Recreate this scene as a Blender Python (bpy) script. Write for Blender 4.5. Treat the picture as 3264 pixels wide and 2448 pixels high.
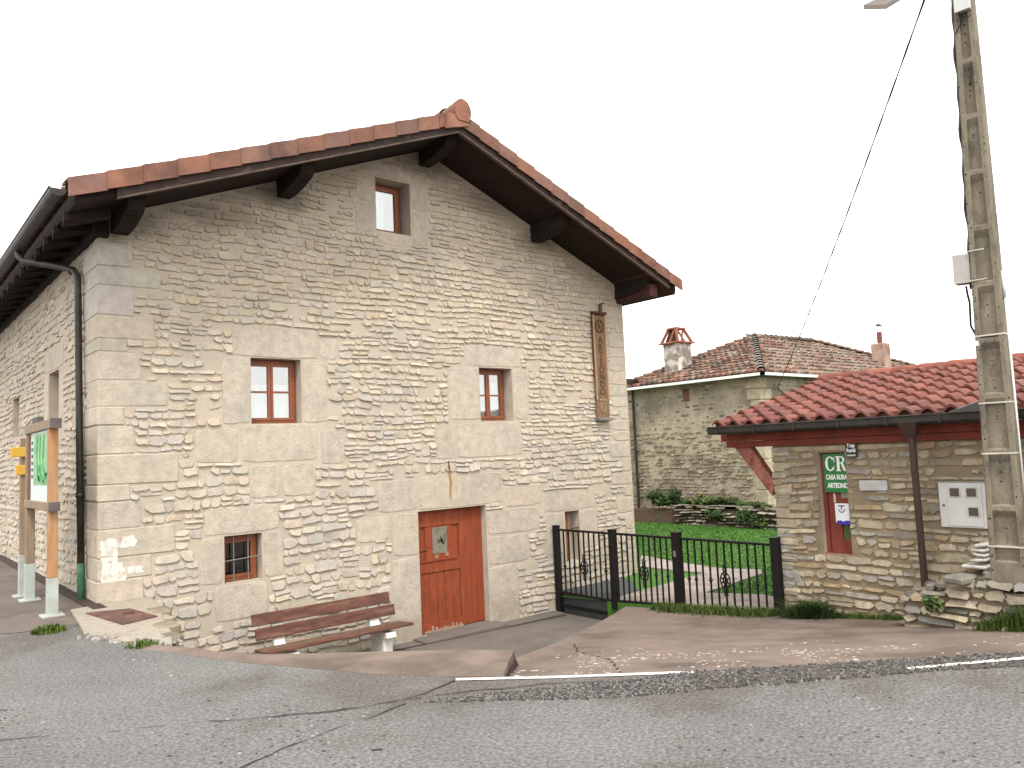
import bpy, bmesh, math, random
import numpy as np
from mathutils import Vector, Matrix, noise as mnoise
for o in list(bpy.data.objects): bpy.data.objects.remove(o, do_unlink=True)
SC = bpy.context.scene
COL = SC.collection
R = math.radians

# ------------------------------------------------------------ camera, sky, sun, exposure
cam = bpy.data.objects.new('camera', bpy.data.cameras.new('camera'))
COL.objects.link(cam); SC.camera = cam
cr = Vector((0.76534447, -0.64208690, -0.04441017)); cd = Vector((0.02061418, 0.09341948, -0.99541341)); cf = Vector((0.64329068, 0.76091867, 0.08473418))
cam.matrix_world = Matrix(((cr.x, -cd.x, -cf.x, -2.293), (cr.y, -cd.y, -cf.y, -10.646), (cr.z, -cd.z, -cf.z, 1.6), (0, 0, 0, 1)))
cam.data.sensor_width = 36; cam.data.lens = 27.42; cam.data.clip_start = 0.05; cam.data.clip_end = 2000
SUN_EL, SUN_AZ = 57, 212            # azimuth clockwise from +Y: the sun stands behind the camera, to the left
world = bpy.data.worlds.new('World'); SC.world = world; world.use_nodes = True
wt = world.node_tree; wt.nodes.clear()
wo = wt.nodes.new('ShaderNodeOutputWorld'); bg = wt.nodes.new('ShaderNodeBackground')
sky = wt.nodes.new('ShaderNodeTexSky'); sky.sky_type = 'NISHITA'; sky.sun_disc = False
sky.sun_elevation = R(SUN_EL); sky.sun_rotation = R(SUN_AZ); sky.dust_density = 4; sky.air_density = 1.2
hs = wt.nodes.new('ShaderNodeHueSaturation'); hs.inputs['Saturation'].default_value = 0.10
mx = wt.nodes.new('ShaderNodeMix'); mx.data_type = 'RGBA'; mx.inputs['Factor'].default_value = 0.72
wt.links.new(sky.outputs[0], hs.inputs['Color']); wt.links.new(hs.outputs[0], mx.inputs['A'])
mx.inputs['B'].default_value = (17.0, 16.7, 16.2, 1)          # overcast cloud veil
wt.links.new(mx.outputs['Result'], bg.inputs['Color']); bg.inputs['Strength'].default_value = 0.10
wt.links.new(bg.outputs[0], wo.inputs[0])
sl = bpy.data.lights.new('sun', 'SUN'); sl.energy = 1.5; sl.angle = R(13); sl.color = (1, 0.95, 0.87)
so = bpy.data.objects.new('sun', sl); COL.objects.link(so)
so.rotation_euler = (R(90 - SUN_EL), 0, R(180 - SUN_AZ))
SC.view_settings.view_transform = 'Standard'; SC.view_settings.look = 'None'
SC.view_settings.exposure = 0.84; SC.view_settings.gamma = 1
SC.render.engine = 'CYCLES'

# ------------------------------------------------------------ helpers
ORG = {}
class MB:
    def __init__(s): s.v = []; s.f = []; s.m = []; s.c = []
    def face(s, idx, m=0, c=(1, 1, 1)): s.f.append(tuple(idx)); s.m.append(m); s.c.append(c)
    def poly(s, pts, m=0, c=(1, 1, 1)):
        b = len(s.v); s.v += [tuple(p) for p in pts]; s.face(range(b, b + len(pts)), m, c)
    def box(s, a, b, m=0, c=(1, 1, 1), M=None, bev=0.0):
        x0, y0, z0 = [min(p, q) for p, q in zip(a, b)]; x1, y1, z1 = [max(p, q) for p, q in zip(a, b)]
        if bev > 0:
            bm = bmesh.new(); bmesh.ops.create_cube(bm, size=1)
            for v in bm.verts: v.co = Vector(((x0 + x1) / 2 + v.co.x * (x1 - x0), (y0 + y1) / 2 + v.co.y * (y1 - y0), (z0 + z1) / 2 + v.co.z * (z1 - z0)))
            bmesh.ops.bevel(bm, geom=list(bm.edges), offset=bev, segments=1, affect='EDGES', profile=0.5)
            n = len(s.v); bm.verts.index_update()
            s.v += [tuple(M @ v.co) if M else tuple(v.co) for v in bm.verts]
            for f in bm.faces: s.face([n + v.index for v in f.verts], m, c)
            bm.free(); return
        n = len(s.v); P = [(x0, y0, z0), (x1, y0, z0), (x1, y1, z0), (x0, y1, z0), (x0, y0, z1), (x1, y0, z1), (x1, y1, z1), (x0, y1, z1)]
        s.v += [tuple(M @ Vector(p)) if M else p for p in P]
        for q in ((0, 3, 2, 1), (4, 5, 6, 7), (0, 1, 5, 4), (1, 2, 6, 5), (2, 3, 7, 6), (3, 0, 4, 7)): s.face([n + i for i in q], m, c)
    def loft(s, rings, m=0, c=(1, 1, 1), cap=True, closed=True):
        n = len(s.v); k = len(rings[0])
        for r in rings: s.v += [tuple(p) for p in r]
        for i in range(len(rings) - 1):
            for j in range(k if closed else k - 1):
                a = n + i * k + j; b = n + i * k + (j + 1) % k
                s.face((a, b, b + k, a + k), m, c)
        if cap and closed:
            s.face([n + j for j in reversed(range(k))], m, c); s.face([n + (len(rings) - 1) * k + j for j in range(k)], m, c)
    def tube(s, pts, r, seg=8, m=0, c=(1, 1, 1), cap=True):
        pts = [Vector(p) for p in pts]; rings = []; up = None
        for i, p in enumerate(pts):
            t = (pts[min(i + 1, len(pts) - 1)] - pts[max(i - 1, 0)]).normalized()
            if up is None: up = t.orthogonal().normalized()
            up = (up - t * up.dot(t)).normalized(); q = t.cross(up)
            rr = r[i] if isinstance(r, (list, tuple)) else r
            rings.append([p + (up * math.cos(a) + q * math.sin(a)) * rr for a in [2 * math.pi * k / seg for k in range(seg)]])
        s.loft(rings, m, c, cap)
    def prism(s, pts, d, m=0, c=(1, 1, 1)):
        d = Vector(d); s.loft([[Vector(p) for p in pts], [Vector(p) + d for p in pts]], m, c)
    def build(s, name, mats, parent=None, smooth=False, fix=True):
        o = ORG.get(parent.name, Vector()) if parent else Vector()
        if parent and parent.name not in ORG and parent.type == 'MESH': o = Vector()
        me = bpy.data.meshes.new(name)
        me.from_pydata([tuple(Vector(v) - o) for v in s.v], [], s.f)
        for m in (mats if isinstance(mats, (list, tuple)) else [mats]): me.materials.append(m)
        me.polygons.foreach_set('material_index', s.m)
        at = me.color_attributes.new('Tint', 'FLOAT_COLOR', 'CORNER')
        tot = np.array([len(f) for f in s.f]); cc = np.repeat(np.array([(*c[:3], 1.0) for c in s.c], dtype=np.float32), tot, axis=0)
        at.data.foreach_set('color', cc.ravel())
        if fix:
            bm = bmesh.new(); bm.from_mesh(me); bmesh.ops.recalc_face_normals(bm, faces=bm.faces); bm.to_mesh(me); bm.free()
        if smooth: me.polygons.foreach_set('use_smooth', [True] * len(me.polygons))
        ob = bpy.data.objects.new(name, me); COL.objects.link(ob)
        ORG[ob.name] = o
        if parent: ob.parent = parent
        return ob
def tag(o, label=None, cat=None, group=None, kind=None):
    if label: o['label'] = label
    if cat: o['category'] = cat
    if group: o['group'] = group
    if kind: o['kind'] = kind
    return o
def thing(name, label, cat, loc=(0, 0, 0), group=None):
    e = bpy.data.objects.new(name, None); COL.objects.link(e); e.location = loc; e.empty_display_size = 0.2
    ORG[e.name] = Vector(loc); return tag(e, label, cat, group)
def B(name, mats, parent, a, b, **k):
    m = MB(); m.box(a, b, **k); return m.build(name, mats, parent)

# ------------------------------------------------------------ materials
def pm(name, base, rough=0.85, var=0.2, scale=6.0, bump=0.3, bscale=60.0, bdist=0.01, attr=False, base2=None, mask=(3.0, 0.5, 0.6), metal=0.0, stretch=(1, 1, 1), spec=0.3, fine=0.0, fscale=200.0, vor=None):
    m = bpy.data.materials.new(name); m.use_nodes = True; t = m.node_tree; N = t.nodes; Lk = t.links
    p = N['Principled BSDF']; p.inputs['Roughness'].default_value = rough; p.inputs['Metallic'].default_value = metal
    p.inputs['Specular IOR Level'].default_value = spec
    tc = N.new('ShaderNodeTexCoord'); mp = N.new('ShaderNodeMapping'); mp.inputs['Scale'].default_value = stretch
    Lk.new(tc.outputs['Object'], mp.inputs['Vector'])
    def noise(sc, det=5, rg=0.6):
        n = N.new('ShaderNodeTexNoise'); n.inputs['Scale'].default_value = sc; n.inputs['Detail'].default_value = det; n.inputs['Roughness'].default_value = rg
        Lk.new(mp.outputs[0], n.inputs['Vector']); return n.outputs['Fac']
    def mixc(fac, a, b, mode='MIX'):
        x = N.new('ShaderNodeMix'); x.data_type = 'RGBA'; x.blend_type = mode
        if hasattr(fac, 'is_output'): Lk.new(fac, x.inputs['Factor'])
        else: x.inputs['Factor'].default_value = fac
        for s, q in (('A', a), ('B', b)):
            if hasattr(q, 'is_output'): Lk.new(q, x.inputs[s])
            else: x.inputs[s].default_value = (*q[:3], 1)
        return x.outputs['Result']
    def ramp(f, lo, hi, a=0.0, b=1.0):
        r = N.new('ShaderNodeMapRange'); Lk.new(f, r.inputs['Value'])
        for k, v in (('From Min', lo), ('From Max', hi), ('To Min', a), ('To Max', b)): r.inputs[k].default_value = v
        return r.outputs['Result']
    col = base
    if base2 is not None: col = mixc(ramp(noise(mask[0], 6, 0.65), mask[1], mask[2]), base, base2)
    if attr:
        a = N.new('ShaderNodeAttribute'); a.attribute_name = 'Tint'; col = mixc(1.0, a.outputs['Color'], col, 'MULTIPLY')
    def gray(f):
        c = N.new('ShaderNodeCombineColor')
        for k in range(3): Lk.new(f, c.inputs[k])
        return c.outputs[0]
    if var: col = mixc(1.0, col, gray(ramp(noise(scale), 0.3, 0.7, 1 - var, 1 + var)), 'MULTIPLY')
    if fine: col = mixc(1.0, col, gray(ramp(noise(fscale, 3), 0.3, 0.7, 1 - fine, 1 + fine)), 'MULTIPLY')
    if hasattr(col, 'is_output'): Lk.new(col, p.inputs['Base Color'])
    else: p.inputs['Base Color'].default_value = (*col, 1)
    if bump:
        h = noise(bscale, 6, 0.65)
        if vor:
            v = N.new('ShaderNodeTexVoronoi'); v.inputs['Scale'].default_value = vor; Lk.new(mp.outputs[0], v.inputs['Vector'])
            ad = N.new('ShaderNodeMath'); ad.operation = 'ADD'; Lk.new(h, ad.inputs[0]); Lk.new(v.outputs['Distance'], ad.inputs[1]); h = ad.outputs[0]
        b = N.new('ShaderNodeBump'); b.inputs['Strength'].default_value = bump; b.inputs['Distance'].default_value = bdist
        Lk.new(h, b.inputs['Height']); Lk.new(b.outputs[0], p.inputs['Normal'])
    return m
def glass(name, tint=(0.9, 0.95, 0.95), refl=0.35):
    m = bpy.data.materials.new(name); m.use_nodes = True; t = m.node_tree; N = t.nodes; N.clear()
    o = N.new('ShaderNodeOutputMaterial'); x = N.new('ShaderNodeMixShader'); a = N.new('ShaderNodeBsdfTransparent'); g = N.new('ShaderNodeBsdfGlossy')
    a.inputs[0].default_value = (*tint, 1); g.inputs['Roughness'].default_value = 0.03; x.inputs[0].default_value = refl
    t.links.new(a.outputs[0], x.inputs[1]); t.links.new(g.outputs[0], x.inputs[2]); t.links.new(x.outputs[0], o.inputs[0]); return m

M_mortar = pm('lime_mortar', (0.452, 0.388, 0.308), 0.95, 0.14, 1.6, 0.6, 38, 0.014, base2=(0.405, 0.353, 0.286), mask=(0.8, 0.45, 0.62), fine=0.12, fscale=60)
M_stone = pm('sandstone', (1, 1, 1), 0.92, 0.15, 7, 0.75, 30, 0.014, attr=True, base2=(0.88, 0.90, 0.93), mask=(1.1, 0.48, 0.6), fine=0.14, fscale=70)
M_mortar2 = pm('clay_mortar', (0.235, 0.185, 0.122), 0.95, 0.25, 3, 0.6, 40, 0.012, fine=0.15, fscale=60)
M_stone2 = pm('slate_stone', (1, 1, 1), 0.92, 0.22, 9, 0.6, 50, 0.010, attr=True, base2=(0.80, 0.76, 0.70), mask=(2.0, 0.5, 0.62), fine=0.14, fscale=80)
M_mortar3 = pm('old_render', (0.3800, 0.3245, 0.2486), 0.95, 0.22, 0.7, 0.8, 7, 0.05, base2=(0.2000, 0.1700, 0.1366), mask=(0.55, 0.46, 0.62), fine=0.2, fscale=22)
M_reveal = pm('dressed_stone', (0.44, 0.378, 0.308), 0.92, 0.12, 4, 0.3, 60, 0.006)
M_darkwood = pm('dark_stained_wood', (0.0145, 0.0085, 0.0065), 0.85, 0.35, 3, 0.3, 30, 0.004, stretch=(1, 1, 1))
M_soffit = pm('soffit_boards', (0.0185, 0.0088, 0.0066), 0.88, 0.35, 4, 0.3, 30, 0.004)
M_barge = pm('weathered_bargeboard', (0.038, 0.024, 0.019), 0.8, 0.4, 5, 0.4, 30, 0.005, base2=(0.12, 0.085, 0.065), mask=(4, 0.58, 0.72))
M_tile = pm('clay_roof_tile', (1, 1, 1), 0.85, 0.22, 5, 0.3, 60, 0.006, attr=True, base2=(0.72, 0.74, 0.78), mask=(2.2, 0.5, 0.66), fine=0.1)
M_tile2 = pm('red_curved_tile', (1, 1, 1), 0.8, 0.2, 4, 0.3, 60, 0.006, attr=True, base2=(0.78, 0.75, 0.78), mask=(1.5, 0.52, 0.68), fine=0.1)
M_tile3 = pm('old_barrel_tile', (1, 1, 1), 0.95, 0.3, 3, 0.5, 20, 0.02, attr=True, base2=(0.75, 0.8, 0.8), mask=(1.2, 0.5, 0.66), fine=0.2, fscale=25)
M_winwood = pm('varnished_red_wood', (0.2185, 0.0614, 0.0216), 0.5, 0.25, 6, 0.15, 60, 0.002, stretch=(1, 1, 0.2), spec=0.5)
M_door = pm('painted_red_door', (0.2365, 0.0512, 0.0196), 0.62, 0.18, 5, 0.3, 40, 0.003, stretch=(3, 3, 0.5), base2=(0.2420, 0.0671, 0.0356), mask=(5, 0.6, 0.72))
M_redbeam = pm('red_painted_beam', (0.185, 0.040, 0.026), 0.75, 0.25, 6, 0.3, 40, 0.004, base2=(0.13, 0.035, 0.025), mask=(5, 0.56, 0.7))
M_fadedbeam = pm('faded_red_wood', (0.30, 0.125, 0.095), 0.85, 0.3, 8, 0.5, 30, 0.006, base2=(0.19, 0.055, 0.04), mask=(6, 0.5, 0.62))
M_gutter = pm('brown_metal', (0.024, 0.0195, 0.0165), 0.5, 0.3, 4, 0.1, 30, 0.003, base2=(0.05, 0.042, 0.031), mask=(3, 0.52, 0.68), spec=0.35)
M_pipe2 = pm('brown_plastic_pipe', (0.050, 0.026, 0.021), 0.5, 0.15, 4, 0.05, 30, 0.002, spec=0.5)
M_green = pm('green_paint', (0.06, 0.17, 0.10), 0.7, 0.35, 8, 0.3, 40, 0.003, base2=(0.08, 0.08, 0.06), mask=(9, 0.55, 0.65))
M_white = pm('white_paint', (0.74, 0.75, 0.72), 0.6, 0.08, 5, 0.1, 40, 0.002, base2=(0.58, 0.57, 0.52), mask=(4, 0.55, 0.75))
M_whitestone = pm('whitewash', (0.62, 0.60, 0.55), 0.9, 0.12, 8, 0.4, 40, 0.006, base2=(0.46, 0.42, 0.35), mask=(9, 0.5, 0.62))
M_whitegut = pm('white_gutter', (0.78, 0.78, 0.76), 0.5, 0.05, 5, 0, 40)
M_black = pm('black_painted_steel', (0.009, 0.0072, 0.0075), 0.6, 0.2, 8, 0.05, 60, 0.001, spec=0.2)
M_iron = pm('rusty_iron', (0.055, 0.026, 0.020), 0.8, 0.4, 12, 0.4, 60, 0.003, base2=(0.10, 0.038, 0.02), mask=(8, 0.5, 0.6))
M_greyiron = pm('grey_iron_bar', (0.16, 0.15, 0.14), 0.6, 0.2, 12, 0.1, 60, 0.001)
M_hatch = pm('rust_brown_plate', (0.095, 0.047, 0.040), 0.75, 0.25, 6, 0.4, 90, 0.003, base2=(0.14, 0.065, 0.05), mask=(5, 0.5, 0.65))
M_dark = pm('dark_interior', (0.012, 0.011, 0.011), 0.9, 0.2, 5, 0)
M_room = pm('dim_room', (0.10, 0.10, 0.10), 0.9, 0.2, 3, 0)
M_curtain = pm('pale_curtain', (0.50, 0.58, 0.585), 0.9, 0.22, 7, 0.2, 20, 0.01, stretch=(3, 3, 0.4))
M_glass = glass('window_glass', (0.92, 0.95, 0.95), 0.30)
M_glassdark = glass('dark_glass', (0.45, 0.5, 0.5), 0.10)
M_concrete = pm('pole_concrete', (0.1898, 0.1633, 0.1242), 0.95, 0.28, 4, 0.5, 50, 0.006, base2=(0.1092, 0.0931, 0.0713), mask=(5, 0.52, 0.66), fine=0.18, fscale=60, stretch=(1, 1, 0.5))
M_slab = pm('worn_concrete', (0.30, 0.265, 0.215), 0.95, 0.2, 4, 0.5, 50, 0.008, base2=(0.20, 0.17, 0.135), mask=(4, 0.5, 0.65), fine=0.15, fscale=70)
M_pink = pm('pinkish_concrete', (0.162, 0.124, 0.103), 0.93, 0.20, 2.2, 0.5, 50, 0.008, base2=(0.100, 0.077, 0.062), mask=(0.8, 0.47, 0.62), fine=0.14, fscale=60)
M_path = pm('grey_cement_path', (0.1330, 0.1140, 0.0989), 0.93, 0.15, 1.5, 0.3, 60, 0.005, base2=(0.1092, 0.0960, 0.0845), mask=(1.2, 0.48, 0.66), fine=0.1, fscale=80)
M_drain = pm('dark_drain', (0.045, 0.030, 0.024), 0.9, 0.3, 6, 0.3, 40, 0.004)  # dark brown shared by drain, wall strip and broken kerb teeth
M_walk = pm('dark_bluish_paving', (0.060, 0.068, 0.068), 0.9, 0.2, 3, 0.3, 40, 0.005)
M_flag = pm('pale_flagstones', (0.30, 0.255, 0.225), 0.92, 0.18, 3, 0.5, 8, 0.02, vor=2.6, base2=(0.22, 0.185, 0.16), mask=(2.5, 0.5, 0.6), fine=0.15, fscale=30)
M_asph = pm('old_asphalt', (0.176, 0.175, 0.168), 0.93, 0.14, 0.8, 1.0, 60, 0.022, base2=(0.132, 0.117, 0.107), mask=(0.36, 0.47, 0.57), fine=0.46, fscale=42, vor=42)
M_gravel = pm('coarse_asphalt_edge', (0.092, 0.080, 0.073), 0.93, 0.15, 2, 1.0, 45, 0.03, fine=0.4, fscale=35, vor=34)
M_pebble = pm('pebbles', (1, 1, 1), 0.95, 0.15, 20, 0.2, 60, 0.004, attr=True)
M_line = pm('worn_road_paint', (0.62, 0.60, 0.56), 0.9, 0.1, 6, 0.4, 60, 0.004, base2=(0.32, 0.30, 0.28), mask=(7, 0.54, 0.7), fine=0.15)
M_crack = pm('open_crack', (0.028, 0.025, 0.023), 0.95, 0.3, 20, 0.3, 60, 0.004)
M_soil = pm('brown_soil', (0.075, 0.045, 0.03), 0.95, 0.3, 5, 0.6, 20, 0.03, base2=(0.05, 0.05, 0.025), mask=(2, 0.5, 0.62))
M_lawn = pm('lawn_green', (0.0515, 0.1366, 0.0176), 0.95, 0.22, 0.8, 0.6, 30, 0.02, fine=0.25, fscale=15)
M_blade = pm('grass_blade', (1, 1, 1), 0.75, 0.15, 3, 0, attr=True, spec=0.2)
M_leaf = pm('leaf_green', (1, 1, 1), 0.7, 0.2, 5, 0, attr=True, spec=0.3)
M_bark = pm('bark', (0.10, 0.075, 0.05), 0.95, 0.3, 10, 0.5, 40, 0.005)
M_bench = pm('worn_bench_board', (0.0980, 0.0414, 0.0300), 0.8, 0.35, 7, 0.5, 50, 0.004, base2=(0.1500, 0.0747, 0.0504), mask=(4, 0.47, 0.62), stretch=(0.5, 3, 3))
M_bench2 = pm('worn_seat_board', (0.135, 0.085, 0.055), 0.85, 0.3, 7, 0.5, 50, 0.004, base2=(0.09, 0.035, 0.025), mask=(5, 0.5, 0.62), stretch=(0.5, 3, 3))
M_legs = pm('white_concrete', (0.72, 0.70, 0.64), 0.85, 0.08, 5, 0.2, 60, 0.003)
M_post = pm('grey_weathered_post', (0.26, 0.19, 0.125), 0.85, 0.2, 5, 0.4, 40, 0.004, stretch=(4, 4, 0.6), base2=(0.20, 0.15, 0.11), mask=(3, 0.5, 0.6))
M_postor = pm('orange_stained_wood', (0.3612, 0.1886, 0.0850), 0.8, 0.18, 5, 0.3, 40, 0.003, stretch=(4, 4, 0.6), base2=(0.33, 0.20, 0.11), mask=(2, 0.5, 0.64))
M_brownwood = pm('brown_frame_wood', (0.16, 0.075, 0.06), 0.8, 0.3, 5, 0.3, 40, 0.003)
M_shoe = pm('galvanised_shoe', (0.3700, 0.4028, 0.3724), 0.6, 0.1, 6, 0.1, 60, 0.002, base2=(0.2960, 0.3116, 0.2736), mask=(4, 0.5, 0.7))
M_endcap = pm('dark_end_grain', (0.10, 0.085, 0.08), 0.9, 0.25, 10, 0.3, 60, 0.003)
M_yellow = pm('yellow_plate', (0.6120, 0.3740, 0.0540), 0.6, 0.06, 6, 0)
M_map = pm('green_trail_map', (0.2210, 0.4000, 0.1800), 0.5, 0.2, 6, 0, base2=(0.0850, 0.2560, 0.1080), mask=(4, 0.48, 0.6))
M_map2 = pm('dark_green_print', (0.05, 0.30, 0.12), 0.5, 0.3, 12, 0)
M_paper = pm('white_print', (0.5280, 0.5920, 0.5760), 0.5, 0.05, 6, 0)
M_ink = pm('dark_print', (0.05, 0.05, 0.06), 0.6, 0, 6, 0)
M_signgreen = pm('green_sign', (0.004, 0.155, 0.028), 0.4, 0.04, 6, 0, spec=0.5)
M_signwhite = pm('white_lettering', (0.80, 0.80, 0.78), 0.5, 0, 6, 0)
M_slateSign = pm('dark_slate_sign', (0.028, 0.034, 0.036), 0.5, 0.2, 9, 0)
M_plate = pm('white_plate', (0.66, 0.68, 0.72), 0.4, 0.03, 6, 0, spec=0.5)
M_blue = pm('blue_print', (0.045, 0.03, 0.30), 0.4, 0, 6, 0)
M_cab = pm('white_cabinet', (0.54, 0.54, 0.53), 0.5, 0.05, 5, 0, spec=0.4)
M_cabwin = pm('smoked_window', (0.075, 0.055, 0.045), 0.25, 0.1, 5, 0, spec=0.5)
M_carved = pm('carved_oak', (0.1862, 0.1134, 0.0646), 0.85, 0.3, 12, 0.5, 60, 0.004, stretch=(3, 3, 0.8), base2=(0.14, 0.072, 0.038), mask=(8, 0.52, 0.64))
M_carvedark = pm('carved_groove', (0.085, 0.043, 0.024), 0.9, 0.2, 9, 0)
M_carvelight = pm('carved_relief', (0.34, 0.215, 0.12), 0.85, 0.2, 9, 0.2, 60, 0.002)
M_lamp = pm('lamp_grey', (0.13, 0.105, 0.09), 0.5, 0.1, 5, 0)
M_box = pm('grey_box', (0.3680, 0.3520, 0.3200), 0.6, 0.15, 5, 0.1, 40, 0.002)
M_cable = pm('black_cable', (0.012, 0.011, 0.014), 0.6, 0.2, 5, 0)
M_band = pm('steel_band', (0.50, 0.47, 0.40), 0.45, 0.15, 5, 0)
M_rustline = pm('rust_stain', (0.36, 0.17, 0.05), 0.95, 0.3, 20, 0)
M_greystone = pm('grey_slab_stone', (0.44, 0.44, 0.43), 0.9, 0.14, 7, 0.4, 40, 0.006)
M_stain = pm('damp_stain', (0.30, 0.225, 0.13), 0.95, 0.2, 6, 0.3, 40, 0.004)

# ------------------------------------------------------------ rubble masonry
def wobble(x, z, s=0.0):
    return (0.03 * mnoise.noise((x * 0.9, z * 1.3, s)), 0.045 * mnoise.noise((x * 0.8 + 7, z * 0.9, s + 3)) + 0.009 * mnoise.noise((x * 2.6, z * 2.0, s + 5)))
def one_stone(mb, fr, x0, z0, x1, z1, rng, prot, col, seed, corner=0.35, tilt=1.0, jit=0.012, warp=1.0):
    w, h = x1 - x0, z1 - z0
    pts = []; cx, cz = (x0 + x1) / 2, (z0 + z1) / 2
    r = min(w, h) * corner
    cs = [min(r * rng.uniform(0.2, 1.7), w * 0.45, h * 0.45) for _ in range(4)]
    P = [(x0 + cs[0], z0), (cx + rng.uniform(-.2, .2) * w, z0), (x1 - cs[1], z0), (x1, z0 + cs[1] * 0.9), (x1, cz), (x1, z1 - cs[2]), (x1 - cs[2] * 1.1, z1), (cx + rng.uniform(-.2, .2) * w, z1), (x0 + cs[3], z1), (x0, z1 - cs[3] * 0.9), (x0, cz), (x0, z0 + cs[0])]
    j = min(jit, h * 0.14)
    ro = rng.uniform(-.045, .045) + .03 * mnoise.noise((cx * .8, cz * .8, 11)); e = [rng.uniform(0, .16) * min(h, w) for _ in range(4)]; sk = rng.uniform(-.12, .12) * h
    def q_(px, pz):
        u, v = (px - x0) / w, (pz - z0) / h
        dz = (e[0] * (1 - u) + e[1] * u) * (1 - v) - (e[2] * (1 - u) + e[3] * u) * v
        return (px + sk * (v - .5) - ro * (pz - cz) + rng.uniform(-j, j), pz + dz + ro * (px - cx) * .6 + rng.uniform(-j, j))
    P = [q_(px, pz) for px, pz in P]
    Q = []
    for px, pz in P:
        a, b = wobble(px, pz, seed); Q.append((px + a * warp, pz + b * warp))
    bv = min(0.008, h * 0.10)
    tx = rng.uniform(-.3, .3); tz = rng.uniform(0.35, 1.0) * tilt; pr = prot * rng.uniform(0.5, 1.35)
    r0, r1, r2 = [], [], []
    for (px, pz), (ox, oz) in zip(Q, P):
        u = (ox - cx) / w; v = (oz - cz) / h
        d = pr * (1 + tx * u * 2 - tz * v * 1.6)
        d = max(d, 0.004)
        r0.append(fr(px, pz, -0.02)); r1.append(fr(px, pz, max(d - bv, 0.002)))
        k = bv / max(0.02, min(w, h)) * 1.6
        r2.append(fr(px + (cx - ox) * k, pz + (cz - oz) * k, d))
    n = len(mb.v); k = len(P)
    mb.v += r0 + r1 + r2
    for i in range(k):
        q = (i + 1) % k
        mb.face((n + i, n + q, n + k + q, n + k + i), 0, col); mb.face((n + k + i, n + k + q, n + 2 * k + q, n + 2 * k + i), 0, col)
    mb.face([n + 2 * k + i for i in range(k)], 0, col)
def shade(base, rng, a=0.10, hue=0.02):
    f = 1 + rng.uniform(-a, a); return tuple(max(0.01, c * f * (1 + rng.uniform(-hue, hue))) for c in base)
def rubble(mb, fr, x0, x1, z0, z1, blocked, rng, hr, wr, gap, prot, pal, top=None, skip=0.05, seed=0.0, sizefn=None, tone=0.10, tint=None, **kw):
    z = z0
    def put(a, b, c, d):
        a += gap / 2; b += gap / 2; c -= gap / 2; d -= gap / 2
        if rng.random() < skip: return
        for (p, q, s, t) in blocked:
            if a < s and c > p and b < t and d > q:
                ch = [(c - p, 0), (s - a, 1), (d - q, 2), (t - b, 3)]; ch.sort()
                k = ch[0][1]
                if k == 0: c = p - .006
                elif k == 1: a = s + .006
                elif k == 2: d = q - .006
                else: b = t + .006
                if c - a < 0.05 or d - b < 0.028: return
        if top:
            d = min(d, top(a) - .03, top(c) - .03)
        if c - a < 0.05 or d - b < 0.028: return
        cc = shade(rng.choice(pal), rng, tone)
        if tint: cc = tuple(v * k for v, k in zip(cc, tint(b + rng.uniform(-.6, .6))))
        one_stone(mb, fr, a, b, c, d, rng, prot, cc, seed, **kw)
    while z < z1 - 0.03:
        f = sizefn(z) if sizefn else 1.0
        h = min(rng.uniform(*hr) * f, z1 - z)
        x = x0 - rng.uniform(0, 0.12) if not kw.get('exact') else x0
        x = x0
        while x < x1 - 0.04:
            w = rng.uniform(*wr) * rng.choice((0.6, 0.8, 1, 1, 1.25, 1.6)) * f
            if x + w > x1 - 0.09: w = x1 - x
            t = rng.random(); a, c = x, x + w
            if h > 0.115 and t < 0.26 and w > .12:
                s = rng.uniform(0.35, 0.65)
                put(a, z, c, z + h * s)
                if w > 0.3 and rng.random() < .5:
                    q = a + w * rng.uniform(.35, .65); put(a, z + h * s, q, z + h); put(q, z + h * s, c, z + h)
                else: put(a, z + h * s, c, z + h)
            elif t < 0.56: put(a, z + h * rng.uniform(0, .2), c, z + h * rng.uniform(.75, 1))
            else: put(a, z, c, z + h)
            x += w
        z += h
def clip(poly, a, b, c):   # keep a*x + b*z <= c
    out = []
    for i in range(len(poly)):
        p, q = poly[i], poly[(i + 1) % len(poly)]
        dp, dq = a * p[0] + b * p[1] - c, a * q[0] + b * q[1] - c
        if dp <= 0: out.append(p)
        if (dp < 0 < dq) or (dq < 0 < dp):
            t = dp / (dp - dq); out.append((p[0] + (q[0] - p[0]) * t, p[1] + (q[1] - p[1]) * t))
    return out
def wall_sheet(mb, fr, x0, x1, z0, z1, openings, halfplanes=(), m=0, depth=0.28, mrev=1, step=None):
    xs = sorted({x0, x1, *[v for o in openings for v in (o[0], o[2])]}); zs = sorted({z0, z1, *[v for o in openings for v in (o[1], o[3])]})
    for i in range(len(xs) - 1):
        for k in range(len(zs) - 1):
            cx, cz = (xs[i] + xs[i + 1]) / 2, (zs[k] + zs[k + 1]) / 2
            if any(o[0] < cx < o[2] and o[1] < cz < o[3] for o in openings): continue
            p = [(xs[i], zs[k]), (xs[i + 1], zs[k]), (xs[i + 1], zs[k + 1]), (xs[i], zs[k + 1])]
            for h in halfplanes: p = clip(p, *h)
            if len(p) > 2: mb.poly([fr(a, b, 0) for a, b in p], m)
    for a, b, c, d in openings:
        q = [(a, b), (c, b), (c, d), (a, d)]
        for i in range(4):
            p, s = q[i], q[(i + 1) % 4]
            mb.poly([fr(*p, 0), fr(*s, 0), fr(*s, -depth), fr(*p, -depth)], mrev)
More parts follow.
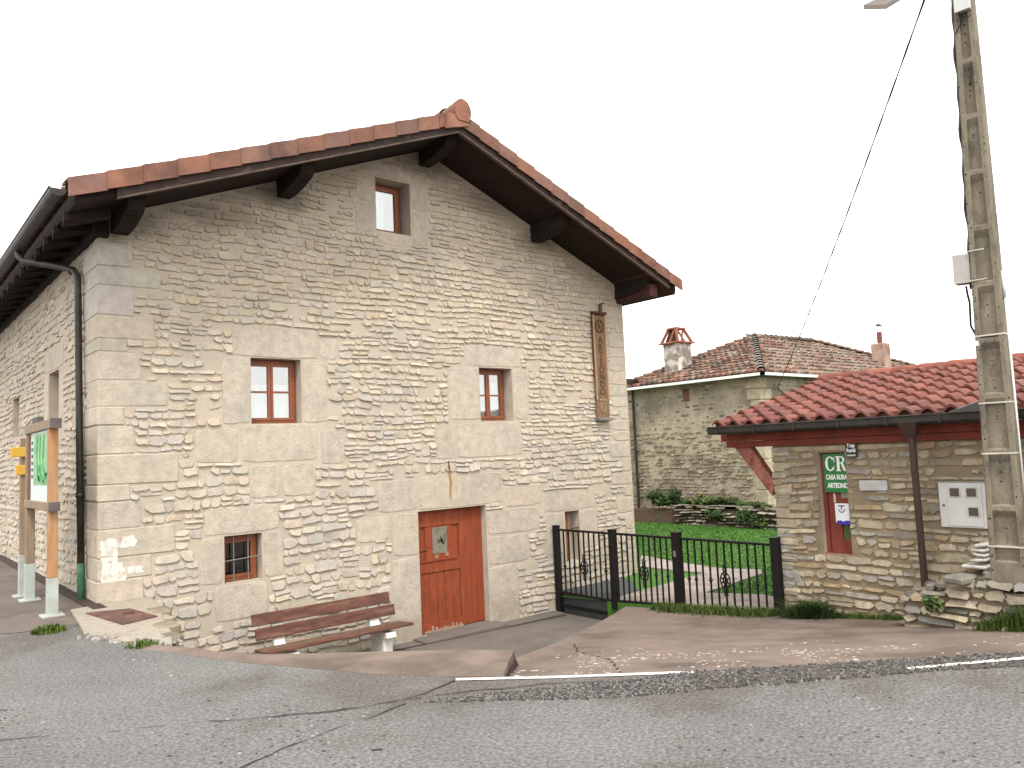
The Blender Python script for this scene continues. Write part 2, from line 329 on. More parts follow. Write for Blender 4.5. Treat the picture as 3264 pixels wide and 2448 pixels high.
def ashlar(mb, fr, rect, rng, prot=0.007, col=(0.45, 0.387, 0.315), bev=0.005):
    a, b, c, d = rect
    g = 0.004; a += g; b += g; c -= g; d -= g
    n = 5
    P = []
    jj = [(rng.uniform(-.0, .022), rng.uniform(-.0, .018)) for _ in range(4)]
    def edge(p, q):
        for i in range(n):
            t = i / n; P.append((p[0] + (q[0] - p[0]) * t, p[1] + (q[1] - p[1]) * t))
    V4 = [(a + jj[0][0], b + jj[0][1]), (c - jj[1][0], b + jj[1][1]), (c - jj[2][0], d - jj[2][1]), (a + jj[3][0], d - jj[3][1])]
    for q_ in range(4): edge(V4[q_], V4[(q_ + 1) % 4])
    rr = 0.03
    Q = []
    for x, z in P:
        cxn = (x, z) in V4
        jx, jz = rng.uniform(-.008, .008), rng.uniform(-.008, .008)
        if cxn: jx += rr * (0.5 if x < (a + c) / 2 else -0.5); jz += rr * (0.5 if z < (b + d) / 2 else -0.5)
        Q.append((x + jx, z + jz))
    col = shade(col, rng, 0.045, 0.012); k = len(Q); N = len(mb.v); cx, cz = (a + c) / 2, (b + d) / 2
    for dd, ins in ((-.02, 0), (prot * 0.3, 0), (prot, bev)):
        for x, z in Q:
            sx = ins * (1 if x < cx else -1); sz = ins * (1 if z < cz else -1); mb.v.append(fr(x + sx, z + sz, dd + (rng.uniform(-.002, .002) if ins else 0)))
    for r_ in range(2):
        for i in range(k):
            q = (i + 1) % k; mb.face((N + r_ * k + i, N + r_ * k + q, N + (r_ + 1) * k + q, N + (r_ + 1) * k + i), 0, col)
    mb.face([N + 2 * k + i for i in range(k)], 0, col)

# ------------------------------------------------------------ ground, road, ramp, yard, garden
RE = [(-0.30, -2.75), (0.25, -4.20), (0.75, -5.20), (1.30, -6.00), (2.33, -6.97), (4.30, -8.50), (12, -14.6), (60, -50)]
ZR = -0.05
def rampz(x, y):
    d = max(0.0, (x - 1.3) * 0.64 + (y + 6.0) * 0.77)
    return -0.062 - 0.18 * d + 0.0062 * d * d
g = MB(); g.poly([(-250, -250, -1.9), (250, -250, -1.9), (250, 250, -1.9), (-250, 250, -1.9)]); tag(g.build('ground', M_soil), kind='structure')
g = MB()
top = [(0.04, 60), (0.04, 0.02), (0.56, -0.06), (0.06, -2.80)] + RE + [(60, -150), (-150, -150), (-150, 60)]
g.loft([[(x, y, -0.35) for x, y in top], [(x, y, ZR) for x, y in top]]); tag(g.build('road', M_asph), kind='structure')
# broken pinkish concrete strip along the road edge, above the sunken yard
g = MB(); rng = random.Random(4)
near = [(-0.30, -2.75), (-0.02, -3.50), (0.25, -4.20), (0.50, -4.70), (0.75, -5.20), (1.02, -5.60), (1.38, -6.06)]
crest = [(0.06, -2.84), (0.24, -3.35), (0.52, -3.84), (0.90, -4.22), (1.32, -4.64), (1.70, -5.02), (2.02, -5.42)]
rows = []
for (a, b), (c, d) in zip(near, crest):
    rows.append([(a, b, -0.30), (a, b, ZR + 0.002), (a * .6 + c * .4, b * .6 + d * .4, ZR + 0.012), (c, d, ZR - 0.035), (c + .05, d + .05, -0.16), (c + .06, d + .06, -1.5)])
g.loft(rows, closed=False)
g.poly(rows[-1]); g.poly(rows[0])
tag(g.build('kerb_strip', M_pink), kind='structure')
g = MB()                                            # broken teeth of the strip's end
for i in range(6):
    t = i / 5; x, y = 1.44 + (2.02 - 1.44) * t, -6.04 + (-5.42 + 6.04) * t
    h = ZR - 0.02 - 0.01 * i; w = rng.uniform(.03, .05)
    zb = rampz(x, y) - .05
    g.loft([[(x - .02, y - w, zb), (x + .06, y - w * .2, zb), (x - .02, y + w, zb)], [(x - .02, y - .004, h), (x - .006, y, h), (x - .02, y + .004, h)]])
tag(g.build('broken_kerb_end', M_drain), kind='structure')
# ramp
EDGE_A, EDGE_B = Vector((1.90, -5.22)), Vector((7.60, -1.66))
g = MB(); st = 0.35
ed = (EDGE_B - EDGE_A).normalized()
xs = [0.9 + i * st for i in range(34)]; ys = [-14.5 + i * st for i in range(39)]
for x in xs:
    for y in ys:
        p = [(x, y), (x + st, y), (x + st, y + st), (x, y + st)]
        p = clip(p, -ed.y, ed.x, -ed.y * EDGE_A.x + ed.x * EDGE_A.y)
        p = clip(p, 1, 0, 7.62) if y > -4.6 else clip(p, 1, 0, 12)
        p = clip(p, -0.64, -0.77, -(1.3 * .64 - 6.0 * .77) + .30)
        if len(p) > 2: g.poly([(a, b, rampz(a, b)) for a, b in p])
n = 16
pts = [EDGE_A + (EDGE_B - EDGE_A) * (i / n) for i in range(n + 1)]
rg = random.Random(8); off = [rg.uniform(0.0, .035) for _ in pts]
nrm = Vector((-ed.y, ed.x))
for i in range(n):
    a, b = pts[i], pts[i + 1]; a2, b2 = a + nrm * (.02 + off[i]), b + nrm * (.02 + off[i + 1])
    za, zb = rampz(*a), rampz(*b)
    g.poly([(a.x, a.y, za), (b.x, b.y, zb), (b2.x, b2.y, zb - .025), (a2.x, a2.y, za - .025)])
    g.poly([(a2.x, a2.y, za - .025), (b2.x, b2.y, zb - .025), (b2.x, b2.y, -1.6), (a2.x, a2.y, -1.6)])
tag(g.build('ramp', M_pink), kind='structure')
yardz = lambda x: -1.20 - 0.0213 * x
g = MB(); P = [(-0.2, 0.1), (7.56, 0.1), (7.56, -1.75), (2.0, -5.5), (0.0, -3.2)]
g.poly([(x, y, yardz(x)) for x, y in P]); tag(g.build('path', M_path), kind='structure')
g = MB(); g.poly([(0.5, -0.05, yardz(.5) + .004), (3.9, -0.38, yardz(3.9) + .004), (7.45, -0.36, yardz(7.45) + .004), (7.45, -0.30, yardz(7.45) + .004), (3.9, -0.31, yardz(3.9) + .004)])
tag(g.build('drain_channel', M_drain), kind='structure')
g = MB(); g.box((3.95, -0.30, -1.5), (7.45, 0.0, -1.315), bev=.01); g.box((4.45, -0.36, -1.5), (6.1, 0.28, -1.262), bev=.012)
tag(g.build('door_sill_pavement', M_path), kind='structure')
# garden beyond the fence
lz = lambda x, y: -0.93 - 0.05 * (y + 2.8) * max(0, min(1, (10.5 - x) / 3)) + 0.012 * max(0, x - 9.5)
g = MB(); gx = [7.50, 8, 8.5, 9, 9.5, 10, 10.5, 11.5, 13, 15, 18, 30]; gy = [-4.7, -4, -3, -2, -1.3, 0, 1, 2.5, 5, 9, 14, 40]
for i in range(len(gx) - 1):
    for k in range(len(gy) - 1):
        c = [(gx[i], gy[k]), (gx[i + 1], gy[k]), (gx[i + 1], gy[k + 1]), (gx[i], gy[k + 1])]
        g.poly([(x, y, lz(x, y)) for x, y in c])
g.poly([(7.5, -4.7, -1.9), (7.5, -1.3, -1.9), (7.5, -1.3, lz(7.5, -1.3)), (7.5, -4.7, lz(7.5, -4.7))])
tag(g.build('lawn', M_lawn), kind='structure')
# dark walkway beside the house behind the fence, with its riser
g = MB(); g.box((7.58, -1.34, -1.6), (10.2, 0.2, -0.985), bev=.01)
tag(g.build('walkway', M_walk), kind='structure')
def sheet(name, pts, zf, mat, dz, sub=3, th=.03):
    m = MB(); m.loft([[(x, y, zf(x, y) + dz - th) for x, y in pts], [(x, y, zf(x, y) + dz) for x, y in pts]]); return tag(m.build(name, mat), kind='structure')
FLAG1 = [(7.56, -1.36), (10.21, -1.30), (10.21, 0.3), (11.3, 1.2), (11.0, 0.1), (10.77, -1.31), (11.05, -2.0), (10.7, -2.25), (9.8, -2.32), (8.64, -2.46), (8.95, -3.35), (8.6, -4.3), (7.56, -4.3)]
mm = MB(); mm.loft([[(x, y, lz(x, y) - .03) for x, y in FLAG1], [(x, y, lz(x, y) + .03) for x, y in FLAG1]]); tag(mm.build('flagstone_path', M_flag), kind='structure')

# road markings, rough edge, cracks, loose stones
def ribbon(name, pts, w, z, mat, jit=0.0, seed=1, fade=False, res=0.08):
    rg = random.Random(seed); P = []
    for (a, b), (c, d) in zip(pts[:-1], pts[1:]):
        L = math.hypot(c - a, d - b); k = max(1, int(L / res))
        P += [(a + (c - a) * i / k, b + (d - b) * i / k) for i in range(k)]
    P.append(pts[-1]); m = MB(); last = None
    for i, (x, y) in enumerate(P):
        q = P[min(i + 1, len(P) - 1)]; p = P[max(0, i - 1)]; t = Vector((q[0] - p[0], q[1] - p[1])).normalized(); nn = Vector((-t.y, t.x)); x += jit * 2.2 * mnoise.noise((x * 3, y * 3, seed)); y += jit * 2.2 * mnoise.noise((x * 3, y * 3, seed + 9))
        o = rg.uniform(-jit, jit); ww = w * (rg.uniform(0.35, 1.3) if jit else rg.uniform(.93, 1.05))
        zz = z(x, y) if callable(z) else z
        cur = ((x + nn.x * (o + ww / 2), y + nn.y * (o + ww / 2), zz), (x + nn.x * (o - ww / 2), y + nn.y * (o - ww / 2), zz))
        if last and not (fade and rg.random() < fade): m.poly([last[0], cur[0], cur[1], last[1]])
        last = cur
    return tag(m.build(name, mat), kind='structure')
ribbon('road_marking', [(1.10, -5.85), (1.62, -6.36), (2.36, -7.02)], 0.055, ZR + .006, M_line, seed=3)
ribbon('road_marking', [(3.38, -8.08), (4.2, -8.60), (6.0, -9.95)], 0.05, ZR + .008, M_line, seed=4)
g = MB(); e1 = [(1.0, -6.27), (1.6, -6.62), (2.02, -6.86), (2.36, -7.0), (4.3, -8.50), (8, -11.4)]; e2 = [(0.62, -6.08), (1.2, -6.62), (1.55, -6.95), (2.05, -7.28), (3.5, -8.26), (7.8, -11.8)]
g.poly([(x, y, ZR + .004) for x, y in e1] + [(x, y, ZR + .004) for x, y in reversed(e2)])
tag(g.build('rough_asphalt_band', M_gravel), kind='structure')
ribbon('road_crack', [(1.12, -5.84), (0.85, -5.92), (0.60, -5.95)], 0.0154, ZR + .005, M_crack, .012, 5)
ribbon('road_crack', [(2.1, -6.98), (1.45, -6.42), (0.95, -6.12), (0.60, -5.97), (0.14, -5.80), (-0.25, -5.60), (-0.51, -5.38)], 0.0143, ZR + .007, M_crack, .012, 6, .05)
ribbon('road_crack', [(-0.51, -5.38), (-1.18, -4.98), (-1.6, -4.7)], 0.0088, ZR + .005, M_crack, .012, 7, .4)
ribbon('road_crack', [(0.55, -6.05), (0.2, -6.12), (-0.02, -6.14), (-0.40, -6.20), (-0.72, -6.33), (-1.0, -6.6)], 0.0110, ZR + .005, M_crack, .012, 8, .08)
ribbon('road_crack', [(0.3, -6.55), (-0.02, -6.62), (-0.3, -6.68), (-0.5, -6.8), (-0.75, -7.0)], 0.035, ZR + .005, M_crack, .03, 9, .5, .05)
rz = lambda x, y: rampz(x, y) + .004
ribbon('ramp_crack', [(2.1, -6.55), (2.75, -5.85), (3.2, -4.95), (3.7, -4.4)], 0.018, rz, M_crack, .01, 10, .15, .1)
def pebbles(name, sites, mat, label=None):
    m = MB()
    for (x, y, z, s, flat, c, a, rg) in sites:
        k = 6; ring = []
        for i in range(k):
            t = 2 * math.pi * i / k; rr = s * rg.uniform(.65, 1.2)
            px, py = math.cos(t) * rr * 1.5, math.sin(t) * rr
            ring.append((x + px * math.cos(a) - py * math.sin(a), y + px * math.sin(a) + py * math.cos(a)))
        m.loft([[(px, py, z - .004) for px, py in ring], [(x + (px - x) * .75, y + (py - y) * .75, z + flat) for px, py in ring]], 0, c)
    o = m.build(name, mat); return tag(o, kind='stuff', label=label)
rg = random.Random(21); S = []
for i in range(620):            # pale worn flakes of stone showing on the ramp
    t = rg.random(); d = abs(rg.gauss(0.75, .45)) + .08; al = rg.uniform(0.1, 6.8) if rg.random() < .4 else abs(rg.gauss(1.6, 1.1))
    x = 1.3 + al * .77 + d * .64; y = -6.0 - al * .64 + d * .77
    if mnoise.noise((x * 1.6, y * 1.6, 3)) < -.05: continue
    if (x - EDGE_A.x) * (-ed.y) + (y - EDGE_A.y) * ed.x > -.1: continue
    v = rg.uniform(.24, .40); S.append((x, y, rampz(x, y), rg.uniform(.005, .018), rg.uniform(.002, .006), (v, v * .87, v * .76), rg.uniform(-1.1, -.3), rg))
pebbles('stone_chips', S, M_pebble)
S = []
for i in range(5200):           # loose coarse grit on the road band and its borders
    t = rg.random() ** 0.8; k = t * 4.999; i0 = int(k); f = k - i0
    a = [e1[i0][j] + (e1[i0 + 1][j] - e1[i0][j]) * f for j in (0, 1)]; b = [e2[i0][j] + (e2[i0 + 1][j] - e2[i0][j]) * f for j in (0, 1)]
    w = rg.uniform(-.05, 1.08); v = rg.choice((.04, .06, .10, .14, .18)) * rg.uniform(.8, 1.2)
    S.append((a[0] + (b[0] - a[0]) * w, a[1] + (b[1] - a[1]) * w, ZR + .004, rg.uniform(.004, .011), rg.uniform(.003, .010), (v, v * .93, v * .88), rg.uniform(0, 3), rg))
for i in range(5200):           # exposed aggregate here and there over the road
    x, y = rg.uniform(-3.2, 4.2), rg.uniform(-9.4, -3.2)
    if mnoise.noise((x * .9, y * .9, 9)) < rg.uniform(-.15, .55): continue
    if (x - 1.3) * .64 + (y + 6) * .77 > -.2: continue
    v = rg.choice((.06, .08, .10, .24)) * rg.uniform(.8, 1.2); S.append((x, y, ZR, rg.uniform(.005, .013), rg.uniform(.002, .007), (v, v * .95, v * .9), rg.uniform(0, 3), rg))
pebbles('gravel', S, M_pebble)
S = []
for i in range(420):            # rubble crumbs at the broken slab beside the house corner
    t = rg.random(); x, y = -.46 + .5 * t + rg.gauss(0, .05), -1.9 - .85 * t + rg.gauss(0, .10)
    v = rg.uniform(.12, .36); S.append((x, y, ZR, rg.uniform(.008, .026), rg.uniform(.01, .03), (v, v * .93, v * .85), rg.uniform(0, 3), rg))
for i in range(90):
    x, y = rg.uniform(-.1, .55), rg.uniform(-4.2, -2.9); v = rg.uniform(.15, .3)
    if mnoise.noise((x * 3, y * 3, 1)) > 0 and x < .1: S.append((x - .4, y, ZR, rg.uniform(.006, .016), .008, (v, v * .95, v * .9), rg.uniform(0, 3), rg))
pebbles('loose_rubble', S, M_pebble)
g = MB(); P_ = [(0.03, -.35), (0.03, 9), (-4, 9), (-3.2, 2.2), (-1.7, -.55), (-.95, -1.0), (-.45, -1.1)]
g.poly([(x, y, ZR + .004) for x, y in P_]); tag(g.build('footpath', pm('brown_grey_cement', (.128, .104, .090), .93, .16, 1.5, .4, 50, .006, base2=(.095, .075, .064), mask=(1.1, .48, .62), fine=.15, fscale=60)), kind='structure')
g = MB(); g.box((-.14, -.4, ZR), (0.02, 8, ZR + .035), bev=.01); tag(g.build('wall_gutter_strip', M_drain), kind='structure')
# slab at the house corner
g = MB(); rg = random.Random(2)
sl_ = [(-0.32, -0.12), (-0.42, -1.1), (-0.50, -1.75), (-0.36, -2.2), (-0.30, -2.45), (-0.14, -2.55), (-0.02, -2.95), (0.12, -2.5), (0.30, -1.55), (0.45, -.95), (0.60, -0.03), (0.2, -.02)]
g.loft([[(x, y, -0.12) for x, y in sl_], [(x, y, -0.035) for x, y in sl_], [(x * .97 + .0, y * .97 - .03, -0.022) for x, y in sl_]])
tag(g.build('concrete_slab', M_slab), kind='structure')
g = MB()
for i in range(46):
    t = rg.random(); z = rg.uniform(-.95, -.05); x, y = .62 - .58 * t, -.05 - 2.8 * t; w = rg.uniform(.05, .13)
    c = shade((.22, .185, .14), rg, .4); g.box((x - w, y - w * 1.2, z - w * .4), (x + w * .7, y + w * 1.2, z + w * .4), 0, c, bev=.02)
g.loft([[(.56, -.05, -1.4), (.0, -2.85, -1.4), (-.1, -2.8, -1.4), (.3, 0, -1.4)], [(.56, -.05, -.1), (.0, -2.85, -.1), (-.1, -2.8, -.1), (.3, 0, -.1)]], 0, (.16, .13, .1))
tag(g.build('slab_footing', M_stone2), kind='structure')
h = thing('hatch_cover', 'rust brown metal hatch plate lying on the concrete slab at the house corner', 'hatch', (0, -1.2, -.03))
g = MB(); q = [(-0.26, -0.62), (0.16, -0.78), (0.25, -1.54), (-0.13, -1.68)]
g.loft([[(x, y, -.03) for x, y in q], [(x, y, -.008) for x, y in q]]); g.build('plate', M_hatch, h)
g = MB(); g.box((.02, -1.12, -.008), (.12, -1.06, .004)); g.build('handle', M_iron, h)

# ------------------------------------------------------------ the big stone house
HX = 9.78; RX = 4.97; SL = 0.395; ZW = 6.72
soff = lambda x: ZW - SL * abs(x - RX)
house = thing('stone_house', 'big gabled stone house with red door and brown tiled roof', 'house', (0, 0, 0))
front = lambda x, z, d: (x, -d, z)
side = lambda y, z, d: (-d, y, z)
rng = random.Random(11)
OPEN = [(1.93, 2.13, 2.68, 3.06), (5.97, 2.13, 6.71, 3.06), (4.02, 5.20, 4.67, 6.08), (1.53, -0.01, 2.05, 0.62), (4.62, -1.27, 5.99, 0.69), (7.85, -0.52, 8.23, 0.42)]
SOPEN = [(2.45, 2.32, 3.22, 3.10), (6.05, 2.25, 6.80, 2.98)]
wl = MB()
wall_sheet(wl, front, 0.0, HX, -1.6, 6.7, OPEN, [(SL, 1, ZW + SL * RX), (-SL, 1, ZW - SL * RX)], 0, 0.34, 1)
wall_sheet(wl, side, 0.0, 14, -0.6, 4.75, SOPEN, (), 0, 0.30, 1)
wl.poly([(HX, 0, -1.6), (HX, 14, -1.6), (HX, 14, 4.7), (HX, 0, 4.7)]); wl.poly([(0, 14, -.6), (HX, 14, -.6), (HX, 14, 4.7), (RX, 14, 6.6), (0, 14, 4.7)])
A = [(1.67, 3.07, 2.96, 3.52), (1.52, 2.13, 1.93, 3.06), (2.68, 2.13, 3.09, 3.06), (1.78, 1.58, 2.92, 2.12), (2.98, 3.08, 3.28, 3.42), (1.15, 1.60, 1.74, 2.08), (2.95, 1.52, 3.36, 2.05),
     (1.88, 1.08, 2.34, 1.56), (2.36, 1.08, 2.86, 1.56), 
     (5.68, 3.07, 6.93, 3.46), (5.29, 2.14, 5.97, 3.05), (6.71, 2.14, 7.08, 3.05), (5.42, 1.50, 6.88, 2.11), (5.02, 1.5, 5.4, 2.08), 
     (3.62, 5.15, 4.01, 5.62), (3.66, 5.64, 4.01, 6.08), (4.68, 5.06, 5.02, 5.62), (4.68, 5.64, 5.04, 6.10), (3.9, 6.10, 4.95, 6.30), (4.02, 4.98, 4.66, 5.18),
     (1.25, 0.64, 2.30, 1.02), (1.20, 0.0, 1.52, 0.62), (2.06, 0.0, 2.36, 0.62), (1.38, -0.50, 2.14, -0.02),
     (4.64, 0.70, 6.40, 1.26), (3.88, 0.72, 4.62, 1.22), (6.42, 0.60, 7.3, 0.98), (4.12, 0.02, 4.61, 0.70), (4.10, -1.36, 4.61, 0.0), (6.0, -1.4, 6.64, -0.36), (6.0, -.34, 6.95, 0.14), (6.0, 0.16, 7.22, 0.58),
     (7.34, 0.44, 8.66, 0.84), (7.38, -0.34, 7.84, 0.42), (8.24, -.30, 8.70, 0.42), (3.5, .3, 4.1, .68)]
Q = []                          # quoins of the left corner: (z0, z1, front length, side length)
z = -1.2; k = 0; rq = random.Random(5)
hs_ = [.36, .30, .35, .42, .27, .35, .34, .20, .38, .36, .24, .33, .36, .16, .30, .38, .25, .3]
ls_ = [.65, .55, .75, .52, .62, .9, .5, .36, .95, .42, .30, .82, .5, .34, .66, .42, .74, .4]
for h_, l_ in zip(hs_, ls_):
    if z + h_ > 4.6: break
    Q.append((z, z + h_, l_, 0.95 - l_ * 0.5 + rq.uniform(0, .1))); z += h_
QR = []; z = -1.35
while z < 4.2:
    h_ = rq.uniform(.18, .34); QR.append((HX - rq.choice((.28, .5, .62)), z, HX - .004, z + h_)); z += h_
blocked = OPEN + A + [(0, a, l, b) for a, b, l, s in Q] + QR
sb = MB()
PAL = [(0.4399, 0.3752, 0.3007), (0.4505, 0.3837, 0.3051), (0.4293, 0.3698, 0.3007), (0.4293, 0.3773, 0.3137), (0.4134, 0.3708, 0.3201), (0.4664, 0.4050, 0.3267), (0.4505, 0.3708, 0.2857), (0.4823, 0.4263, 0.3482), (0.3975, 0.3602, 0.3137), (0.4346, 0.3730, 0.2985)]
rubble(sb, front, 0.03, HX - .01, -1.40, 6.6, blocked, rng, (.082, .150), (.115, .23), .010, .016, PAL, top=soff, skip=.06, corner=.24, seed=1.0, sizefn=lambda z: 1.15 if z < 1.3 else (1.0 if z < 3.2 else .92), tone=.06, tint=lambda z: (1.0, .99, .93) if z > 3.5 else ((1.0, .995, .96) if z > 2 else (1.0, .998, 1.0)))
for r_ in A: ashlar(sb, front, r_, rng)
for r_ in QR: ashlar(sb, front, r_, rng, 0.010, (0.45, 0.387, 0.315))
rs = random.Random(12)
rubble(sb, side, 0.03, 13.9, -0.5, 4.6, SOPEN + [(0, a, s, b) for a, b, l, s in Q] + [(2.1, 3.12, 3.5, 3.5), (3.24, 2.3, 3.6, 3.1), (2.1, 2.3, 2.43, 3.1), (2.3, 1.95, 3.4, 2.3)], rs, (.09, .16), (.15, .30), .014, .013, PAL, skip=.10, seed=5.0, tone=.06)
for r_ in [(2.1, 3.12, 3.5, 3.5), (3.24, 2.3, 3.6, 3.1), (2.1, 2.3, 2.43, 3.1), (2.3, 1.95, 3.4, 2.3)]: ashlar(sb, side, r_, rs)
for a, b, l, s in Q:            # quoins wrap the corner
    col = shade((.45, .387, .315) if b < 3.6 else (.43, .392, .338), rq, .04, .012)
    n0 = len(sb.v); e_ = rq.uniform(-.004, .008)
    sb.box((-.010 - e_, -.010 - e_, a + .006), (l - .006, .02, b - .006), 0, col, bev=.009); sb.box((-.0105 - e_, .0205, a + .010), (.02, s, b - .010), 0, col, bev=.009)
    for q_ in range(n0, len(sb.v)):
        v_ = sb.v[q_]; sb.v[q_] = (v_[0] + .010 * mnoise.noise((v_[0] * 9, v_[2] * 9, 1)), v_[1] + .006 * mnoise.noise((v_[0] * 9, v_[2] * 9, 5)), v_[2] + .016 * mnoise.noise((v_[0] * 3, v_[1] * 7, v_[2] * 9)))
off_n = len(wl.v)
wl.v += sb.v
for f, c in zip(sb.f, sb.c): wl.face([i + off_n for i in f], 2, c)
wall = wl.build('wall', [M_mortar, M_reveal, M_stone], house, fix=False)
# whitewashed ends of two quoins, holes, rust streak, damp foot (marks on the wall)
g = MB(); rg = random.Random(3)
def blotch(mb, fr, x0, z0, x1, z1, d, seed, n=26, col=(1, 1, 1)):
    r_ = random.Random(seed); cx, cz = (x0 + x1) / 2, (z0 + z1) / 2; P = []
    for i in range(n):
        t = 2 * math.pi * i / n; s = r_.uniform(.72, 1.0); c_, s_ = math.cos(t), math.sin(t); k = 1 / max(abs(c_), abs(s_))
        k = min(k, 1.25); P.append(fr(cx + c_ * k * s * (x1 - x0) / 2, cz + s_ * k * s * (z1 - z0) / 2, d))
    mb.loft([P, [tuple(Vector(p) + Vector(fr(0, 0, .002)) - Vector(fr(0, 0, 0))) for p in P]], 0, col)
blotch(g, front, 0.005, .42, .24, .76, .0125, 1); blotch(g, front, .24, .60, .44, .76, .0125, 2); blotch(g, front, .01, .05, .34, .39, .0125, 3); blotch(g, front, .30, .28, .52, .38, .0125, 4); blotch(g, front, .02, .30, .30, .46, .013, 9)
g.build('whitewash_patch', M_whitestone, house)
g = MB(); g.tube([(5.24, -.02, 1.47), (5.23, -.045, 1.40), (5.25, -.03, 1.33), (5.26, -.02, 1.30)], .010, 6); g.build('iron_hook', M_iron, house)
g = MB(); P = [(5.26, 1.33), (5.285, 1.22), (5.30, 1.1), (5.28, 1.0), (5.27, .90), (5.285, .84), (5.24, .92), (5.25, 1.05), (5.26, 1.12), (5.24, 1.22)]
g.loft([[(x, -.0175, z) for x, z in P], [(x, -.0195, z) for x, z in P]]); g.build('rust_streak', M_rustline, house)

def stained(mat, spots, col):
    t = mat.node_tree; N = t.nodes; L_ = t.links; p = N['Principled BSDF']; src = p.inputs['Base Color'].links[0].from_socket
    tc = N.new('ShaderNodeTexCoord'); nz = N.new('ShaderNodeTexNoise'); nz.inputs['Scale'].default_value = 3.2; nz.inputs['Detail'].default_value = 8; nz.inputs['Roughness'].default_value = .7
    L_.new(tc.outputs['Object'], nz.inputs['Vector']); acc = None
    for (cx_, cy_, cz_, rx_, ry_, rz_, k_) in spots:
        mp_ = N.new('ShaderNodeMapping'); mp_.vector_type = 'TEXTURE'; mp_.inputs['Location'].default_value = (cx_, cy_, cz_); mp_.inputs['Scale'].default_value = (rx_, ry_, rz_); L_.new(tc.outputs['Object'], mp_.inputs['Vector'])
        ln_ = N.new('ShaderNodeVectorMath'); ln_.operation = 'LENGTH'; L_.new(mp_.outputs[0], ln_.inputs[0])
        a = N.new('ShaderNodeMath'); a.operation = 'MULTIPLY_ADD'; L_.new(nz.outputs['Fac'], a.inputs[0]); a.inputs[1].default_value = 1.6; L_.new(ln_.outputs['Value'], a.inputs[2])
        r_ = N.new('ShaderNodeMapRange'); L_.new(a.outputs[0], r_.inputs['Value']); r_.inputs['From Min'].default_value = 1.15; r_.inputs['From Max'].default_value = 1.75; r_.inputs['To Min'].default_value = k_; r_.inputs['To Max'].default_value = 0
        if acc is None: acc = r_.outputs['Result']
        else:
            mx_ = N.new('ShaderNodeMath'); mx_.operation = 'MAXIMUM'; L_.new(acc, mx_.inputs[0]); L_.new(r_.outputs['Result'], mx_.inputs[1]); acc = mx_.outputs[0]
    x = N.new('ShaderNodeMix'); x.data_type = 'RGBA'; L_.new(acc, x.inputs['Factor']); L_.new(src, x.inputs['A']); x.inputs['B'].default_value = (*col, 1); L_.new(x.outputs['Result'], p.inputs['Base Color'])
for M_ in (M_mortar, M_stone):
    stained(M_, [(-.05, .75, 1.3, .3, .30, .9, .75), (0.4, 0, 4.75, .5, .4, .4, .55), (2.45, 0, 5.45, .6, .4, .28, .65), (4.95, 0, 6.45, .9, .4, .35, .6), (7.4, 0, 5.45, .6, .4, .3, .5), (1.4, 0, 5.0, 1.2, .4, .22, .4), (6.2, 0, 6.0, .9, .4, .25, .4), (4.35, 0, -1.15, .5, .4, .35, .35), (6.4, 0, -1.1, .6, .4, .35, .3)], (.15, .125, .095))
# roof
roof = MB()
OH = 1.0; XL, XR = -0.52, 10.40; RT = 0.28
tt = lambda x: soff(x) + RT
YB = 14.4
def slab(mb, xa, xb, dz0, dz1, y0, y1, m=0, c=(1, 1, 1)):
    p = [(xa, soff(xa) + dz0), (xb, soff(xb) + dz0), (xb, soff(xb) + dz1), (xa, soff(xa) + dz1)]
    mb.loft([[(x, y0, z) for x, z in p], [(x, y1, z) for x, z in p]], m, c)
TC = [(.205, .098, .066), (.185, .090, .063), (.160, .086, .066), (.145, .082, .066), (.225, .104, .064), (.185, .097, .075)]
rt = random.Random(31)
# rows of tiles across both slopes: a stepped corrugated sheet
pitch = 0.383
for sgn in (-1, 1):
    L = (RX - XL) if sgn < 0 else (XR - RX); nr = int(round(L / pitch)); ny = 60; y0_, y1_ = -1.02, YB
    for i in range(nr):
        a = L - i * L / nr; b = L - (i + 1) * L / nr - .05
        for j in range(int((y1_ - y0_) / .3)):
            ya, yb = y0_ + j * .3, y0_ + (j + 1) * .3; c = shade(rt.choice(TC), rt, .12)
            prof = [(ya, 0), (ya + .05, .05), (ya + .11, .075), (ya + .17, .05), (ya + .22, 0), (yb, -.005)]
            lo = [(RX + sgn * a, y, ZW - SL * a + RT - .06 + .035 + h) for y, h in prof]; hi = [(RX + sgn * max(b, 0), y, ZW - SL * max(b, 0) + RT - .06 + h) for y, h in prof]
            if j > 46: continue
            n = len(roof.v); roof.v += lo + hi + [(p[0], p[1], p[2] - .035) for p in lo]
            kk = len(prof)
            for q in range(kk - 1): roof.face((n + q, n + q + 1, n + kk + q + 1, n + kk + q), 0, c); roof.face((n + q, n + q + 1, n + 2 * kk + q + 1, n + 2 * kk + q), 0, c)
rf = roof.build('roof', M_tile, house, fix=False)
